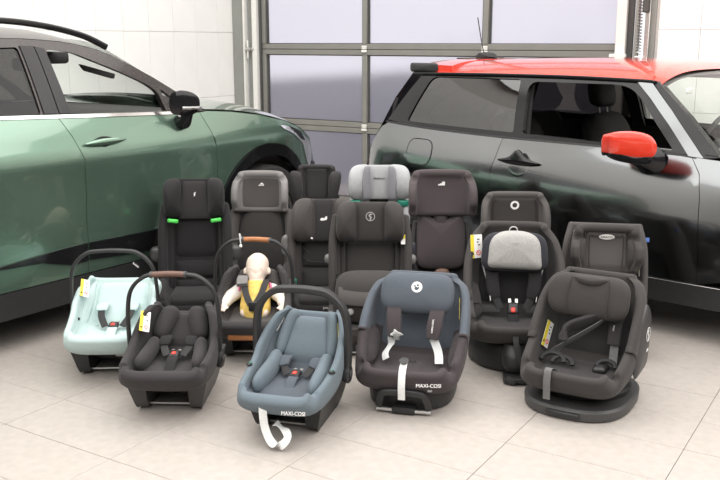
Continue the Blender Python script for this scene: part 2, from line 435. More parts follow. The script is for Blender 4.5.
class Car:
    def __init__(s, name, label, o, hd, plan, prof):
        s.root = thing(name, label, 'car', (o[0], o[1], 0), math.atan2(hd[1], hd[0])); s.plan, s.prof = plan, prof
    def Y(s, x, z): return s.plan(x)*s.prof(z)
    def side(s, name, outline, m, off=0.0, holes=(), step=.05, depth=.014, sides=(-1, 1), gap=.0018, parent=None, dy=None):
        out = []
        ol = gap_inset(outline, gap) if gap else outline
        for sg in sides:
            f = lambda x, z: (x, sg*(s.Y(x, z)+off+(dy(x, z) if dy else 0)), z)
            g = cdt_panel(ol, f, holes, step, depth, (0, -sg, 0))
            out.append(g.obj(name, m, parent or s.root, 35))
        return out
    def line(s, name, pts, m, r=.004, off=0, sides=(-1, 1), n=6, flat=None, parent=None):
        for sg in sides:
            p = [(x, sg*(s.Y(x, z)+off), z) for x, z in crv(pts, n)]
            if flat: g = sweep(p, rrect(flat[0], flat[1], min(flat)*.3, n=2), side=(0, 0, 1))
            else: g = sweep(p, circ(r, 6))
            g.obj(name, m, parent or s.root)
    def roof(s, name, m, xs, edge, crown, vin=None, n=20, pw=3.2, parent=None, under=None):
        rows = []
        for x in xs:
            z = edge(x); y = s.Y(x, z); c = crown(x)
            rows.append([(x, v*y, z+c*(1-abs(v)**pw)) for v in [-1+2*j/n for j in range(n+1)]])
        o = loft(rows).obj(name, m, parent or s.root, 60)
        if under:
            loft([[(x, y*.985, z-.03) for x, y, z in r] for r in rows]).obj('headliner', under, o, 60)
        return o
    def seat(s, x, y, z=.28):
        t = s.root
        c = pad(rrect(.50, .50, .12), .10, .6).map(lambda a, b, n: (x+b, y+a, z+.08+n*1.0)).obj('front_seat', 'interior', t)
        pad(rrect(.50, .62, .14), .09, .8).map(lambda a, b, n: (x-.27-(b+.3)*.36+n, y+a, z+.46+b)).obj('seat_backrest', 'interior', c)
        pad(rrect(.26, .19, .07), .055, .9).map(lambda a, b, n: (x-.50-b*.2+n, y+a, z+.90+b)).obj('seat_headrest', 'interior', c)
        for q in (-.05, .05): tube([(x-.47, y+q, z+.72), (x-.50, y+q, z+.85)], .006, 8).obj('headrest_post', 'steel', c)

# ---- dark grey hatchback with a red roof
mplan = pchip([-2.5, -2.4, -2.2, -1.9, -1.3, -.5, .3, .8, 1.15, 1.38], [.70, .80, .90, .965, 1, 1, .99, .96, .86, .6])
mprof = pchip([.18, .28, .42, .60, .70, .80, .88, .94, 1.0, 1.15, 1.33, 1.42], [.83, .845, .858, .8635, .855, .834, .808, .783, .762, .715, .635, .58])
A7 = R(77)
mc = Car('hatchback_car', 'dark grey metallic three-door hatchback with red roof and red mirrors', (-.737, 5.485), (math.sin(A7), -math.cos(A7)), mplan, mprof)
mr = mc.root
FA, RA, WR = .60, -1.88, .305
belt = lambda x: .955-.012*(x+.1) if x > -1.6 else .973+.0*(x)
bl = [(-2.22, .985), (-1.7, .972), (-1.2, .962), (-.6, .962), (-.1, .955), (.02, .945)]
beltline = pchip([p[0] for p in bl], [p[1] for p in bl])
BX = [-2.22, -1.9, -1.6, -1.21]
# rear quarter panel
q = [(x, beltline(x)) for x in BX]+[(-1.225, .86), (-1.245, .78), (-1.24, .55), (-1.22, .30)]
q += [(RA+.40, .30)]+arc(RA, .30, .385, 2, 178)+[(-2.40, .30), (-2.47, .50), (-2.46, .68), (-2.40, .83), (-2.30, .95)]
qs = mc.side('rear_quarter_panel', q, 'mini_paint', step=.045)
fl = rnd([(-1.955, .745), (-1.735, .745), (-1.735, .905), (-1.955, .905)], .07, 6)
# fuel flap: a thin gap ring and a slightly proud flap
mc.side('fuel_flap', fl, 'mini_paint', off=.003, sides=(-1,), gap=.003, depth=.004)
mc.line('flap_gap', fl+[fl[0]], 'gloss_black', r=.0028, off=.0015, sides=(-1,), n=1)
d = [(-1.21, beltline(-1.21)), (-.9, .962), (-.5, .961), (-.1, .955), (-.045, .95), (.015, .87), (.042, .75), (.062, .50), (.065, .315), (-.6, .305), (-1.22, .30), (-1.24, .55), (-1.245, .78), (-1.225, .86)]
dr = mc.side('door', d, 'mini_paint', step=.045)
fe = [(-.045, .95), (.02, .945), (.35, .93), (.7, .895), (1.0, .83), (1.18, .74), (1.22, .6), (1.2, .42), (FA+.40, .36)]+arc(FA, .30, .385, 8, 172)+[(.10, .32), (.065, .315), (.062, .5), (.042, .75), (.015, .87)]
mc.side('front_wing', fe, 'mini_paint', step=.045)
for cx in (FA, RA):
    ring = arc(cx, .30, .384, 2, 178)+arc(cx, .30, .335, 178, 2)
    mc.side('arch_trim', ring, 'cladding', off=.012, step=.03, depth=.05)
sl = [(RA+.39, .17), (.19, .19), (.21, .30), (.19, .315), (-.6, .30), (RA+.39, .295)]
mc.side('sill_trim', sl, 'cladding', off=.008, step=.06, depth=.06)
mc.line('sill_bead', [(-1.45, .296), (-.6, .302), (.19, .313)], 'steel', r=.0014, off=.010)
# greenhouse frame with openings
qg = rnd([(-2.03, 1.005), (-1.15, .992), (-1.185, 1.298), (-1.885, 1.295)], [.03, .02, .02, .05])
dw = rnd([(-1.085, .992), (-.15, .972), (-.275, 1.10), (-.40, 1.235), (-.50, 1.288), (-1.125, 1.288)], [.02, .02, .3, .1, .08, .07])
gh = [(-2.24, 1.0), (-2.1, .989), (-1.7, .975), (-1.2, .965), (-.6, .965), (-.1, .958), (-.05, .955), (-.20, 1.10), (-.34, 1.22), (-.43, 1.306), (-1.2, 1.318), (-1.98, 1.312), (-2.12, 1.14)]
mc.side('window_frame', gh, 'gloss_black', off=-.004, holes=[qg, dw], step=.04, depth=.03, gap=0)
mc.side('quarter_window', qg, 'quarter_glass', off=-.012, step=.06, depth=.004, gap=-.004)
g_ = cdt_panel(rnd([(-1.09, .985), (-.14, .965), (-.275, 1.10), (-.40, 1.235), (-.50, 1.29), (-1.13, 1.29)], [.02, .02, .3, .1, .08, .07]), lambda x, z: (x, mc.Y(x, z)-.012, z), (), .06)
g_.obj('door_window', 'clear_glass', mr)
mc.side('belt_trim', [(-2.25, .982), (-1.7, .966), (-1.2, .957), (-.6, .957), (-.1, .949), (-.02, .942), (-.02, .948), (-.1, .957), (-.6, .965), (-1.2, .965), (-1.7, .975), (-2.25, .992)], 'cladding', off=.004, step=.08, depth=.01, gap=0)
# painted A pillar
mc.side('front_pillar', [(-.43, 1.304), (-.352, 1.308), (-.20, 1.17), (.0, .965), (.02, .947), (-.06, .951), (-.20, 1.10), (-.33, 1.222)], 'mini_paint', off=.006, step=.04, depth=.03, gap=0)
mc.side('windscreen_surround', [(-.352, 1.312), (-.32, 1.312), (-.10, 1.14), (.10, .955), (.02, .945), (-.0, .965), (-.20, 1.17)], 'gloss_black', off=.0, step=.04, depth=.05, gap=0)
# roof
medge = pchip([-2.12, -1.95, -1.5, -.9, -.40, -.28], [1.315, 1.318, 1.322, 1.325, 1.318, 1.285])
mcrown = pchip([-2.12, -1.5, -.9, -.40, -.28], [.058, .088, .095, .085, .07])
mc.roof('roof', 'mini_red', [-2.04+.07*i for i in range(25)]+[-.30], medge, mcrown, n=28, pw=3.6, under='headliner')
mc.line('roof_gutter', [(-2.06, 1.312), (-1.5, 1.320), (-.9, 1.322), (-.43, 1.314), (-.33, 1.308)], 'gloss_black', off=.004, flat=(.016, .02))
# spoiler at the rear edge of the roof
rows = []
for t, zt, zb in [(-1.80, 1.400, 1.37), (-1.95, 1.405, 1.352), (-2.06, 1.396, 1.352), (-2.085, 1.380, 1.362)]:
    sec = []
    for v in [-1+2*j/16 for j in range(17)]: sec.append((t+.05*abs(v)**3, v*.60, zt-.035*abs(v)**3))
    for v in [1-2*j/16 for j in range(17)]: sec.append((t+.05*abs(v)**3, v*.60, zb-.035*abs(v)**3))
    rows.append(sec)
sp = loft(rows, True, True).obj('roof_spoiler', 'mini_red', mr)
for sg in (-1, 1): pad(rrect(.34, .075, .03), .022, 1).map(lambda a, b, n: (-1.985+a*.7, sg*(.60+n), 1.350+b*.8)).obj('spoiler_end', 'cladding', sp)
box(.10, .42, .012, (-1.98, 0, 1.402), .005, 1).obj('spoiler_slot', 'gloss_black', sp)
ant = pad([(x*1.0, y) for x, y in crv([(-.09, 0), (-.03, .035), (.06, .03), (.09, 0), (.06, -.03), (-.03, -.035)], 4, True)], .045, .2).map(lambda a, b, n: (-1.93-a, b, 1.400+n)).obj('antenna_base', 'gloss_black', mr)
tube([(-1.95, 0, 1.42), (-1.985, 0, 1.55), (-2.015, 0, 1.68)], .004, 6).obj('antenna_rod', 'gloss_black', ant)
# hood, nose, tail, windscreen
hz = pchip([.02, .35, .7, 1.0, 1.18], [.945, .93, .895, .83, .74])
rows = []
for i in range(13):
    t = i/12; xe = 1.18; r_ = []
    for v in [-1+2*j/20 for j in range(21)]:
        x = .02+(xe-.02)*t+.20*(1-abs(v)**2.2)*t; xs_ = .02+(xe-.02)*t
        r_.append((x+.10*(1-t)*(1-abs(v)**2)*1.0, v*mc.Y(xs_, hz(xs_)), hz(xs_)+.075*(1-abs(v)**2.6)*(1-t**4)+.02*(1-t)))
    rows.append(r_)
loft(rows).obj('bonnet', 'mini_paint', mr)
rows = []
for z in (.74, .66, .55, .42, .30, .20):
    xe = 1.18+.03*min(1, (.74-z)*6)
    rows.append([(xe+(.20+.03*math.sin((.74-z)*6))*(1-abs(v)**2.2), v*mc.Y(1.18, z), z) for v in [-1+2*j/20 for j in range(21)]])
fb = loft(rows).obj('front_bumper', 'mini_paint', mr)
pad(rrect(.95, .20, .09), .03, .2).map(lambda a, b, n: (1.40-.25*abs(a)**2*1.2+n*.5, a, .54+b)).obj('grille', 'gloss_black', mr)
for sg in (-1, 1):
    hl = pad(crv([(-.11, 0), (0, .13), (.11, 0), (0, -.13)], 5, True), .05, .2).map(lambda a, b, n: (1.20+n-.25*(b < -9), sg*(.60+a*.9)+0*n, .74+b*.8)).obj('headlamp', 'lamp_reflector', mr)
rows = []
for x, z in [(-2.06, 1.36), (-2.20, 1.15), (-2.30, .98), (-2.44, .80), (-2.50, .55), (-2.46, .30), (-2.40, .20)]:
    rows.append([(x-.10*(1-abs(v)**2.4), v*(mc.Y(max(-2.46, x), z)-.004), z) for v in [-1+2*j/16 for j in range(17)]])
loft(rows[2:]).obj('tailgate', 'mini_paint', mr)
loft(rows[:3]).obj('rear_window', 'tint_glass', mr)
for sg in (-1, 1):
    mc.side('tail_lamp', rnd([(-2.485, .62), (-2.44, .62), (-2.42, .80), (-2.46, .80)], .02), 'tail_red', off=-.01, sides=(sg,), step=.04, depth=.03)
rows = []
for i in range(9):
    t = i/8
    xb, zb = .16, .955; xt, zt = -.30, 1.30
    x = xb+(xt-xb)*t; z = zb+(zt-zb)*t
    y = mc.Y(x, z)-.015
    rows.append([(x+(.16*(1-t)+.05*t)*(1-abs(v)**2.2), v*y, z+.055*t*(1-abs(v)**3)) for v in [-1+2*j/16 for j in range(17)]])
loft(rows).obj('windscreen', 'clear_glass', mr)
box(.006, .06, .03, (-.20, -.53, 1.262), .002, 1).obj('toll_sticker', 'white_print', mr)
# door handle: bowl, cap and bar
for sg in (-1, 1):
    hx, hzz = -1.055, .832; yy = mc.Y(hx, hzz)
    bowl = pad(circ(.078, 24), .012, .3).map(lambda a, b, n: (hx+a*.95, sg*(mc.Y(hx+a, hzz-.022+b*.85)-.003+n*.5), hzz-.022+b*.85)).obj('handle_bowl', 'mini_paint', mr)
    pad(crv([(-.135, -.004), (-.06, .014), (0, .052), (.06, .014), (.135, -.004), (.06, -.018), (-.06, -.018)], 5, True), .026, .3).map(lambda a, b, n: (hx+a*1.08, sg*(yy+.012+n), hzz+.010+b*1.25)).obj('handle_bar', 'gloss_black', bowl)
    # mirror
    ms = pad(crv([(-.165, .0), (-.14, .055), (0, .082), (.12, .07), (.165, .01), (.13, -.05), (0, -.065), (-.13, -.052)], 6, True), .085, .7, 8, 2.2)
    mir = ms.map(lambda a, b, n: (-.285+a*.95+n*.7, sg*(.985+n*.35+a*.14), .998+b*.95)).obj('mirror_cap', 'mini_red', mr)
    pad(crv([(-.15, -.03), (0, -.045), (.14, -.03), (.12, -.075), (0, -.085), (-.12, -.07)], 6, True), .075, .6).map(lambda a, b, n: (-.285+a*.92+n*.7, sg*(.983+n*.35+a*.14), .998+b)).obj('mirror_underside', 'gloss_black', mir)
    loft([[(-.25+px_*1.0, sg*(.775+.03), .91+pz) for px_, pz in circ(.085, 12)], [(-.27+px_*.8, sg*.86, .925+pz*.8) for px_, pz in circ(.07, 12)], [(-.30+px_*.6, sg*.95, .955+pz*.5) for px_, pz in circ(.07, 12)]], True, True).obj('mirror_foot', 'gloss_black', mir)
    pad(rrect(.24, .11, .05), .006, .2).map(lambda a, b, n: (-.40-n, sg*(.99+a*.5), 1.0+b)).obj('mirror_glass', 'chrome', mir)
# interior
box(3.0, 1.45, .06, (-.6, 0, .22), .02, 1).obj('floor_pan', 'interior', mr)
mc.seat(-.95, -.36); mc.seat(-.72, .36)
pad(rrect(1.2, .62, .1), .1, .8).map(lambda a, b, n: (-1.62-b*.3+n, a, .72+b)).obj('rear_bench', 'interior', mr)
rows = [[(x, v*.72, z) for v in (-1, -.5, 0, .5, 1)] for x, z in ((-.42, .60), (-.46, .80), (-.36, .93), (-.05, .975), (.16, .955), (.18, .5))]
dash = loft(rows).obj('dashboard', 'interior', mr)
tube([(-.42+.06*math.sin(t), .36+.185*math.cos(t), .90+.175*math.sin(t)) for t in [2*PI*i/16 for i in range(16)]], .016, 8, 3, closed=True).obj('steering_wheel', 'interior', mr)
tube([(-.42, .36, .90), (-.25, .36, .84)], .035, 10).obj('steering_column', 'interior', mr)
pad(rrect(.24, .065, .03), .03, .8).map(lambda a, b, n: (-.16-n*.6, a, 1.235+b)).obj('interior_mirror', 'gloss_black', mr)
for sg in (-1, 1):
    mc.side('door_lining', [(-1.2, .32), (.03, .33), (-.03, .93), (-1.2, .945)], 'interior', off=-.07, sides=(sg,), step=.12, depth=.01)
    mc.side('rear_side_lining', [(-2.25, .32), (-1.22, .32), (-1.22, .95), (-2.2, .97)], 'interior', off=-.08, sides=(sg,), step=.12, depth=.01)
    mc.side('centre_pillar_lining', [(-1.16, .93), (-1.07, .93), (-1.13, 1.31), (-1.24, 1.31)], 'interior', off=-.06, sides=(sg,), step=.06, depth=.02)
for cx in (FA, RA):
    for sg in (-1, 1):
        wheel(mr, (cx, sg*.755, WR), WR, .20, sg)
        loft([[(cx+.37*math.cos(R(a)), sg*.50, .30+.37*math.sin(R(a))) for a in range(0, 181, 12)], [(cx+.37*math.cos(R(a)), sg*.80, .30+.37*math.sin(R(a))) for a in range(0, 181, 12)]]).obj('wheel_liner', 'cladding', mr)

# ---- green estate-type off-roader
splan = pchip([-1.8, -1.6, -1.2, -.6, .2, 1.2, 1.9, 2.3, 2.55, 2.72], [.74, .87, .96, 1, 1, .99, .965, .89, .77, .55])
sprof0 = pchip([.18, .31, .45, .62, .82, .915, .935, .99, 1.08, 1.16, 1.3, 1.5, 1.6], [.885, .897, .906, .913, .922, .931, .931, .914, .884, .850, .795, .70, .62])
A4 = R(4)
sc = Car('sport_utility_car', 'metallic green sport utility car with black roof rails by the tiled wall', (-4.588, 2.908), (math.sin(A4), math.cos(A4)), splan, sprof0)
sr = sc.root
SFA, SRA, SWR = 1.81, -.87, .365
sb = pchip([-1.3, -.08, .5, .99, 1.27, 1.35], [1.20, 1.158, 1.134, 1.117, 1.105, 1.10])
# doors
rdoor = [(-.35, sb(-.35)), (-.08, sb(-.08)), (.235, sb(.235)), (.255, 1.135), (.303, 1.042), (.344, .925), (.350, .75), (.345, .6), (.352, .47), (.345, .315), (-.20, .315), (-.36, .315)]+arc(SRA, .37, .50, 0, 70)[1:]+[(-.62, 1.1), (-.60, sb(-.6))]
fdoor = [(.24, sb(.24)), (.6, sb(.6)), (1.0, sb(1.0)), (1.235, sb(1.235)), (1.25, 1.07), (1.295, .97), (1.315, .89), (1.328, .70), (1.32, .5), (1.31, .315), (.345, .315), (.352, .47), (.345, .6), (.350, .75), (.344, .925), (.303, 1.042), (.255, 1.135)]
sc.side('rear_door', rdoor, 'suv_paint', step=.045)
sc.side('front_door', fdoor, 'suv_paint', step=.045)
wing = [(1.235, sb(1.235)), (1.30, 1.112), (1.5, 1.095), (1.75, 1.06), (2.0, 1.005), (2.15, .955), (2.33, .86), (2.42, .70), (2.43, .50), (SFA+.51, .45)]+arc(SFA, .37, .505, 10, 176)+[(1.31, .36), (1.32, .5), (1.328, .70), (1.315, .89), (1.295, .97), (1.25, 1.07)]
sc.side('front_wing', wing, 'suv_paint', step=.045)
qp = [(-.60, sb(-.6)), (-.62, 1.1)]+arc(SRA, .37, .50, 70, 180)+[(-1.62, .37), (-1.70, .6), (-1.66, .9), (-1.55, 1.15), (-1.3, 1.2)]
sc.side('rear_quarter_panel', qp, 'suv_paint', step=.05)
for cx in (SFA, SRA):
    sc.side('arch_trim', arc(cx, .37, .503, 0, 180)+arc(cx, .37, .425, 180, 0), 'gloss_black', off=.012, step=.035, depth=.06)
sc.side('sill_trim', [(SRA+.5, .17), (1.31, .18), (1.31, .312), (.3, .312), (SRA+.5, .312)], 'cladding', off=.004, step=.07, depth=.08)
# black moulding low on the doors
sc.side('door_moulding', [(-.42, .440), (-.18, .453), (.166, .478), (.34, .483), (.344, .383), (.25, .376), (.16, .398), (.06, .425), (-.18, .436), (-.42, .428)], 'gloss_black', off=.010, step=.05, depth=.012)
sc.side('door_moulding', [(.354, .483), (.7, .476), (1.31, .470), (1.31, .36), (.7, .362), (.354, .384)], 'gloss_black', off=.010, step=.05, depth=.012)
# greenhouse
fw = rnd([(.335, 1.150), (.985, 1.128), (.962, 1.235), (.90, 1.285), (.74, 1.355), (.56, 1.425), (.46, 1.465), (.31, 1.478)], [.02, .01, .02, .1, .1, .1, .06, .03])
sw = rnd([(1.01, 1.128), (1.155, 1.122), (1.11, 1.165), (.985, 1.255)], .012)
rw = rnd([(-.62, 1.178), (.165, 1.160), (.155, 1.49), (-.62, 1.47)], [.1, .02, .02, .1])
gh = [(-1.3, 1.2), (-.6, sb(-.6)), (-.08, sb(-.08)), (.5, sb(.5)), (1.0, sb(1.0)), (1.30, 1.112), (1.25, 1.14), (1.10, 1.235), (.95, 1.325), (.72, 1.445), (.58, 1.49), (.40, 1.52), (.1, 1.535), (-.4, 1.53), (-.9, 1.50), (-1.3, 1.40)]
sc.side('window_frame', gh, 'roof_grey', off=-.003, holes=[fw, sw, rw], step=.04, depth=.035, gap=0)
sc.side('rear_door_window', rw, 'tint_glass', off=-.012, step=.06, depth=.004, gap=-.005)
sc.side('quarter_light', sw, 'clear_glass', off=-.012, step=.04, depth=.004, gap=-.004)
sc.side('front_door_window', fw, 'clear_glass', off=-.012, step=.06, depth=.004, gap=-.004, sides=(1,))
sc.side('centre_pillar', [(.180, 1.165), (.262, 1.160), (.245, 1.495), (.168, 1.497)], 'gloss_black', off=.004, step=.05, depth=.012, gap=0)
sc.side('centre_pillar', [(.270, 1.160), (.335, 1.156), (.305, 1.482), (.252, 1.494)], 'gloss_black', off=.003, step=.05, depth=.012, gap=0)
sc.side('belt_trim', [(-1.2, 1.192), (-.08, 1.152), (.5, 1.128), (1.0, 1.110), (1.13, 1.106), (1.13, 1.120), (1.0, 1.126), (.5, 1.144), (-.08, 1.168), (-1.2, 1.206)], 'chrome', off=.006, step=.08, depth=.01, gap=0)
sedge = pchip([-1.5, -.9, -.4, .1, .40, .58, .72, .95, 1.10, 1.25, 1.32], [1.40, 1.50, 1.53, 1.535, 1.52, 1.49, 1.445, 1.325, 1.235, 1.14, 1.10])
scrown = pchip([-1.5, -.4, .4, .72], [.06, .075, .075, .06])
sc.roof('roof', 'roof_grey', [-1.5+.074*i for i in range(31)], sedge, scrown, n=24, pw=3, under='headliner')
for sg in (-1, 1):
    pts = [(-1.2, sc.Y(-1.2, 1.5)-.05, 1.50), (-1.05, sc.Y(-1, 1.52)-.05, 1.575), (-.5, sc.Y(-.5, 1.53)-.05, 1.618), (.05, sc.Y(0, 1.53)-.05, 1.622), (.35, sc.Y(.35, 1.53)-.05, 1.60), (.58, sc.Y(.58, 1.49)-.045, 1.55), (.72, sc.Y(.72, 1.45)-.04, 1.487)]
    sweep(crv([(x, sg*y, z) for x, y, z in pts], 8), rrect(.032, .032, .01, n=3), side=(0, 1, 0)).obj('roof_rail', 'gloss_black', sr)
rows = []
for i in range(9):
    t = i/8; x = 1.36-.62*t; z = 1.085+(1.455-1.085)*t
    y = sc.Y(x, z)-.02
    rows.append([(x+(.26*(1-t)+.08*t)*(1-abs(v)**2.2), v*y, z+.06*t*(1-abs(v)**3)+.02*(1-abs(v)**3)) for v in [-1+2*j/16 for j in range(17)]])
loft(rows).obj('windscreen', 'clear_glass', sr)
hz2 = pchip([1.27, 1.5, 1.75, 2.0, 2.15, 2.33], [1.112, 1.095, 1.06, 1.005, .955, .86])
rows = []
for i in range(15):
    t = i/14; r_ = []
    for v in [-1+2*j/24 for j in range(25)]:
        xs_ = 1.27+(2.33-1.27)*t
        r_.append((xs_+.30*(1-abs(v)**2.2)*t+.22*(1-t)*(1-abs(v)**2), v*sc.Y(xs_, hz2(xs_)), hz2(xs_)+.055*(1-abs(v)**2.6)*(1-t**3)+.012*(1-t)))
    rows.append(r_)
loft(rows).obj('bonnet', 'suv_paint', sr)
rows = []
for z in (.86, .78, .66, .52, .38, .22):
    rows.append([(2.33+.09*min(1, (.86-z)*5)+(.30+.02*math.sin((.86-z)*5))*(1-abs(v)**2.2), v*sc.Y(2.33+.09*min(1, (.86-z)*5), z), z) for v in [-1+2*j/20 for j in range(21)]])
loft(rows).obj('front_bumper', 'suv_paint', sr)
for sg in (-1, 1):
    sc.side('headlamp', rnd([(1.93, .985), (2.05, .965), (2.30, .855), (2.37, .76), (2.34, .62), (2.29, .70), (2.22, .83), (2.08, .91), (1.96, .955)], .02), 'lamp_reflector', off=.008, sides=(sg,), step=.04, depth=.012)
    sc.side('lamp_trim', rnd([(2.02, .975), (2.16, .925), (2.25, .85), (2.20, .86), (2.10, .92)], .01), 'gloss_black', off=.013, sides=(sg,), step=.03, depth=.006)
    sc.side('bumper_corner', rnd([(2.30, .45), (2.44, .45), (2.43, .68), (2.36, .70), (2.32, .6)], .02), 'cladding', off=.012, sides=(sg,), step=.04, depth=.02)
    hx, hzz = .49, 1.003; yy = sc.Y(hx, hzz)
    b = pad(crv([(-.12, 0), (0, .038), (.12, .004), (0, -.04)], 6, True), .008, .3).map(lambda a, b_, n: (hx+a, sg*(sc.Y(hx+a, hzz+b_)-.004+n*.6), hzz+b_)).obj('handle_bowl', 'gloss_black', sr)
    pad(crv([(-.135, 0), (-.05, .018), (.06, .018), (.135, .004), (.06, -.014), (-.05, -.016)], 5, True), .022, .4).map(lambda a, b_, n: (hx+a, sg*(yy+.018+n*.8), hzz-.002+b_)).obj('handle_bar', 'suv_paint', b)
    # door mirror
    mm = pad(crv([(-.12, -.045), (-.135, .03), (-.09, .085), (.03, .082), (.115, .045), (.12, -.02), (.06, -.06), (-.05, -.065)], 6, True), .075, .8, 8, 2.3).map(lambda a, b_, n: (1.03+a*.42+n*.62, sg*(.965+a*.30+n*.2), 1.165+b_*.92)).obj('mirror_cap', 'gloss_black', sr)
    sweep([(.985, sg*.985, 1.150), (1.03, sg*1.005, 1.148), (1.08, sg*1.015, 1.148), (1.115, sg*1.0, 1.148)], rrect(.018, .012, .004, n=2), side=(0, 0, 1)).obj('mirror_strip', 'chrome', mm)
    loft([[(1.06+a*.9, sg*.88, 1.06+c) for a, c in circ(.05, 10)], [(1.06+a, sg*.93, 1.075+c) for a, c in circ(.048, 10)], [(1.05+a*.8, sg*.965, 1.125+c*.6) for a, c in circ(.05, 10)]], True, True).obj('mirror_foot', 'gloss_black', mm)
rows = []
for x, z in [(-1.5, 1.45), (-1.62, 1.25), (-1.68, 1.1), (-1.74, .9), (-1.76, .6), (-1.72, .35), (-1.66, .22)]:
    rows.append([(x-.08*(1-abs(v)**2.4), v*(sc.Y(max(-1.7, x), z)-.006), z) for v in [-1+2*j/16 for j in range(17)]])
loft(rows[2:]).obj('tailgate', 'suv_paint', sr); loft(rows[:3]).obj('rear_window', 'tint_glass', sr)
box(3.0, 1.5, .06, (.2, 0, .27), .02, 1).obj('floor_pan', 'interior', sr)
sc.seat(.30, -.40, .38); sc.seat(.30, .40, .38)
pad(rrect(1.3, .66, .1), .1, .8).map(lambda a, b, n: (-.62-b*.3+n, a, .85+b)).obj('rear_bench', 'interior', sr)
rows = [[(x, v*.76, z) for v in (-1, -.5, 0, .5, 1)] for x, z in ((.72, .70), (.70, .95), (.78, 1.06), (1.0, 1.11), (1.45, 1.10), (1.5, .6))]
loft(rows).obj('dashboard', 'interior', sr)
tube([(.60+.06*math.sin(t), .40+.185*math.cos(t), 1.0+.165*math.sin(t)) for t in [2*PI*i/16 for i in range(16)]], .016, 8, 3, closed=True).obj('steering_wheel', 'interior', sr)
im = pad(rrect(.25, .075, .03), .03, .8).map(lambda a, b, n: (.66-n*.6, a-.02, 1.385+b)).obj('interior_mirror', 'interior', sr)
pad(rrect(.22, .058, .022), .004, .2).map(lambda a, b, n: (.640-n, a-.02, 1.385+b)).obj('mirror_glass', 'chrome', im)
box(.16, .22, .07, (.74, -.12, 1.425), .02, 2).obj('sensor_housing', 'interior', sr)
for sg in (-1, 1):
    sc.side('door_lining', [(-.6, .40), (1.27, .40), (1.24, 1.085), (-.6, 1.14)], 'interior', off=-.075, sides=(sg,), step=.14, depth=.01)
    sc.side('visor_panel', rnd([(.58, 1.40), (.80, 1.34), (.78, 1.31), (.60, 1.36)], .01), 'interior', off=-.12, sides=(sg,), step=.05, depth=.02)
    for cx in (SFA, SRA):
        wheel(sr, (cx, sg*.79, SWR), SWR, .235, sg)
        loft([[(cx+.43*math.cos(R(a)), sg*y_, .37+.43*math.sin(R(a))) for a in range(0, 181, 12)] for y_ in (.5, .87)]).obj('wheel_liner', 'cladding', sr)

# ------------------------------------------------------------------ child seats: tools
fabric('black_cloth', (.017, .016, .017)); fabric('charcoal_cloth', (.036, .033, .034)); fabric('brown_cloth', (.064, .057, .055))
fabric('plum_cloth', (.070, .057, .060)); fabric('mid_cloth', (.20, .19, .187)); fabric('pale_cloth', (.40, .41, .42)); fabric('lilac_cloth', (.24, .24, .26))
fabric('blue_cloth', (.130, .165, .190)); fabric('slate_cloth', (.082, .096, .116)); fabric('mint_cloth', (.46, .575, .565)); fabric('aubergine_cloth', (.050, .041, .044))
fabric('navy_cloth', (.028, .029, .037)); fabric('melange_cloth', (.36, .352, .34), .3); fabric('taupe_cloth', (.044, .040, .0385)); fabric('stone_cloth', (.080, .073, .070))
plastic('shell_black', (.020, .020, .021)); plastic('shell_grey', (.055, .054, .054)); plastic('pod_grey', (.16, .155, .15)); plastic('light_plastic', (.42, .41, .40))
mat('webbing', (.018, .018, .019), .7, noise=.2, nscale=200, bump=.3, bscale=600); mat('grey_webbing', (.12, .12, .12), .7, noise=.2, nscale=200)
mat('white_webbing', (.72, .73, .72), .7, noise=.08, nscale=200, bump=.3, bscale=600)
plastic('guide_green', (.09, .62, .10), .35); plastic('guide_teal', (.02, .22, .15), .35); plastic('button_red', (.70, .05, .03), .35)
mat('leather_tan', (.36, .14, .05), .5, noise=.15, bump=.2, bscale=150); mat('leather_brown', (.13, .07, .05), .5, noise=.15, bump=.2, bscale=150)
mat('doll_skin', (.80, .66, .56), .55, noise=.03, bump=.05); mat('doll_sleeve', (.80, .76, .71), .8, noise=.03, bump=.2, bscale=300)
mat('doll_shirt', (.80, .55, .14), .8, noise=.25, nscale=30, bump=.2, bscale=300); mat('doll_pink', (.80, .22, .36), .8, noise=.05)

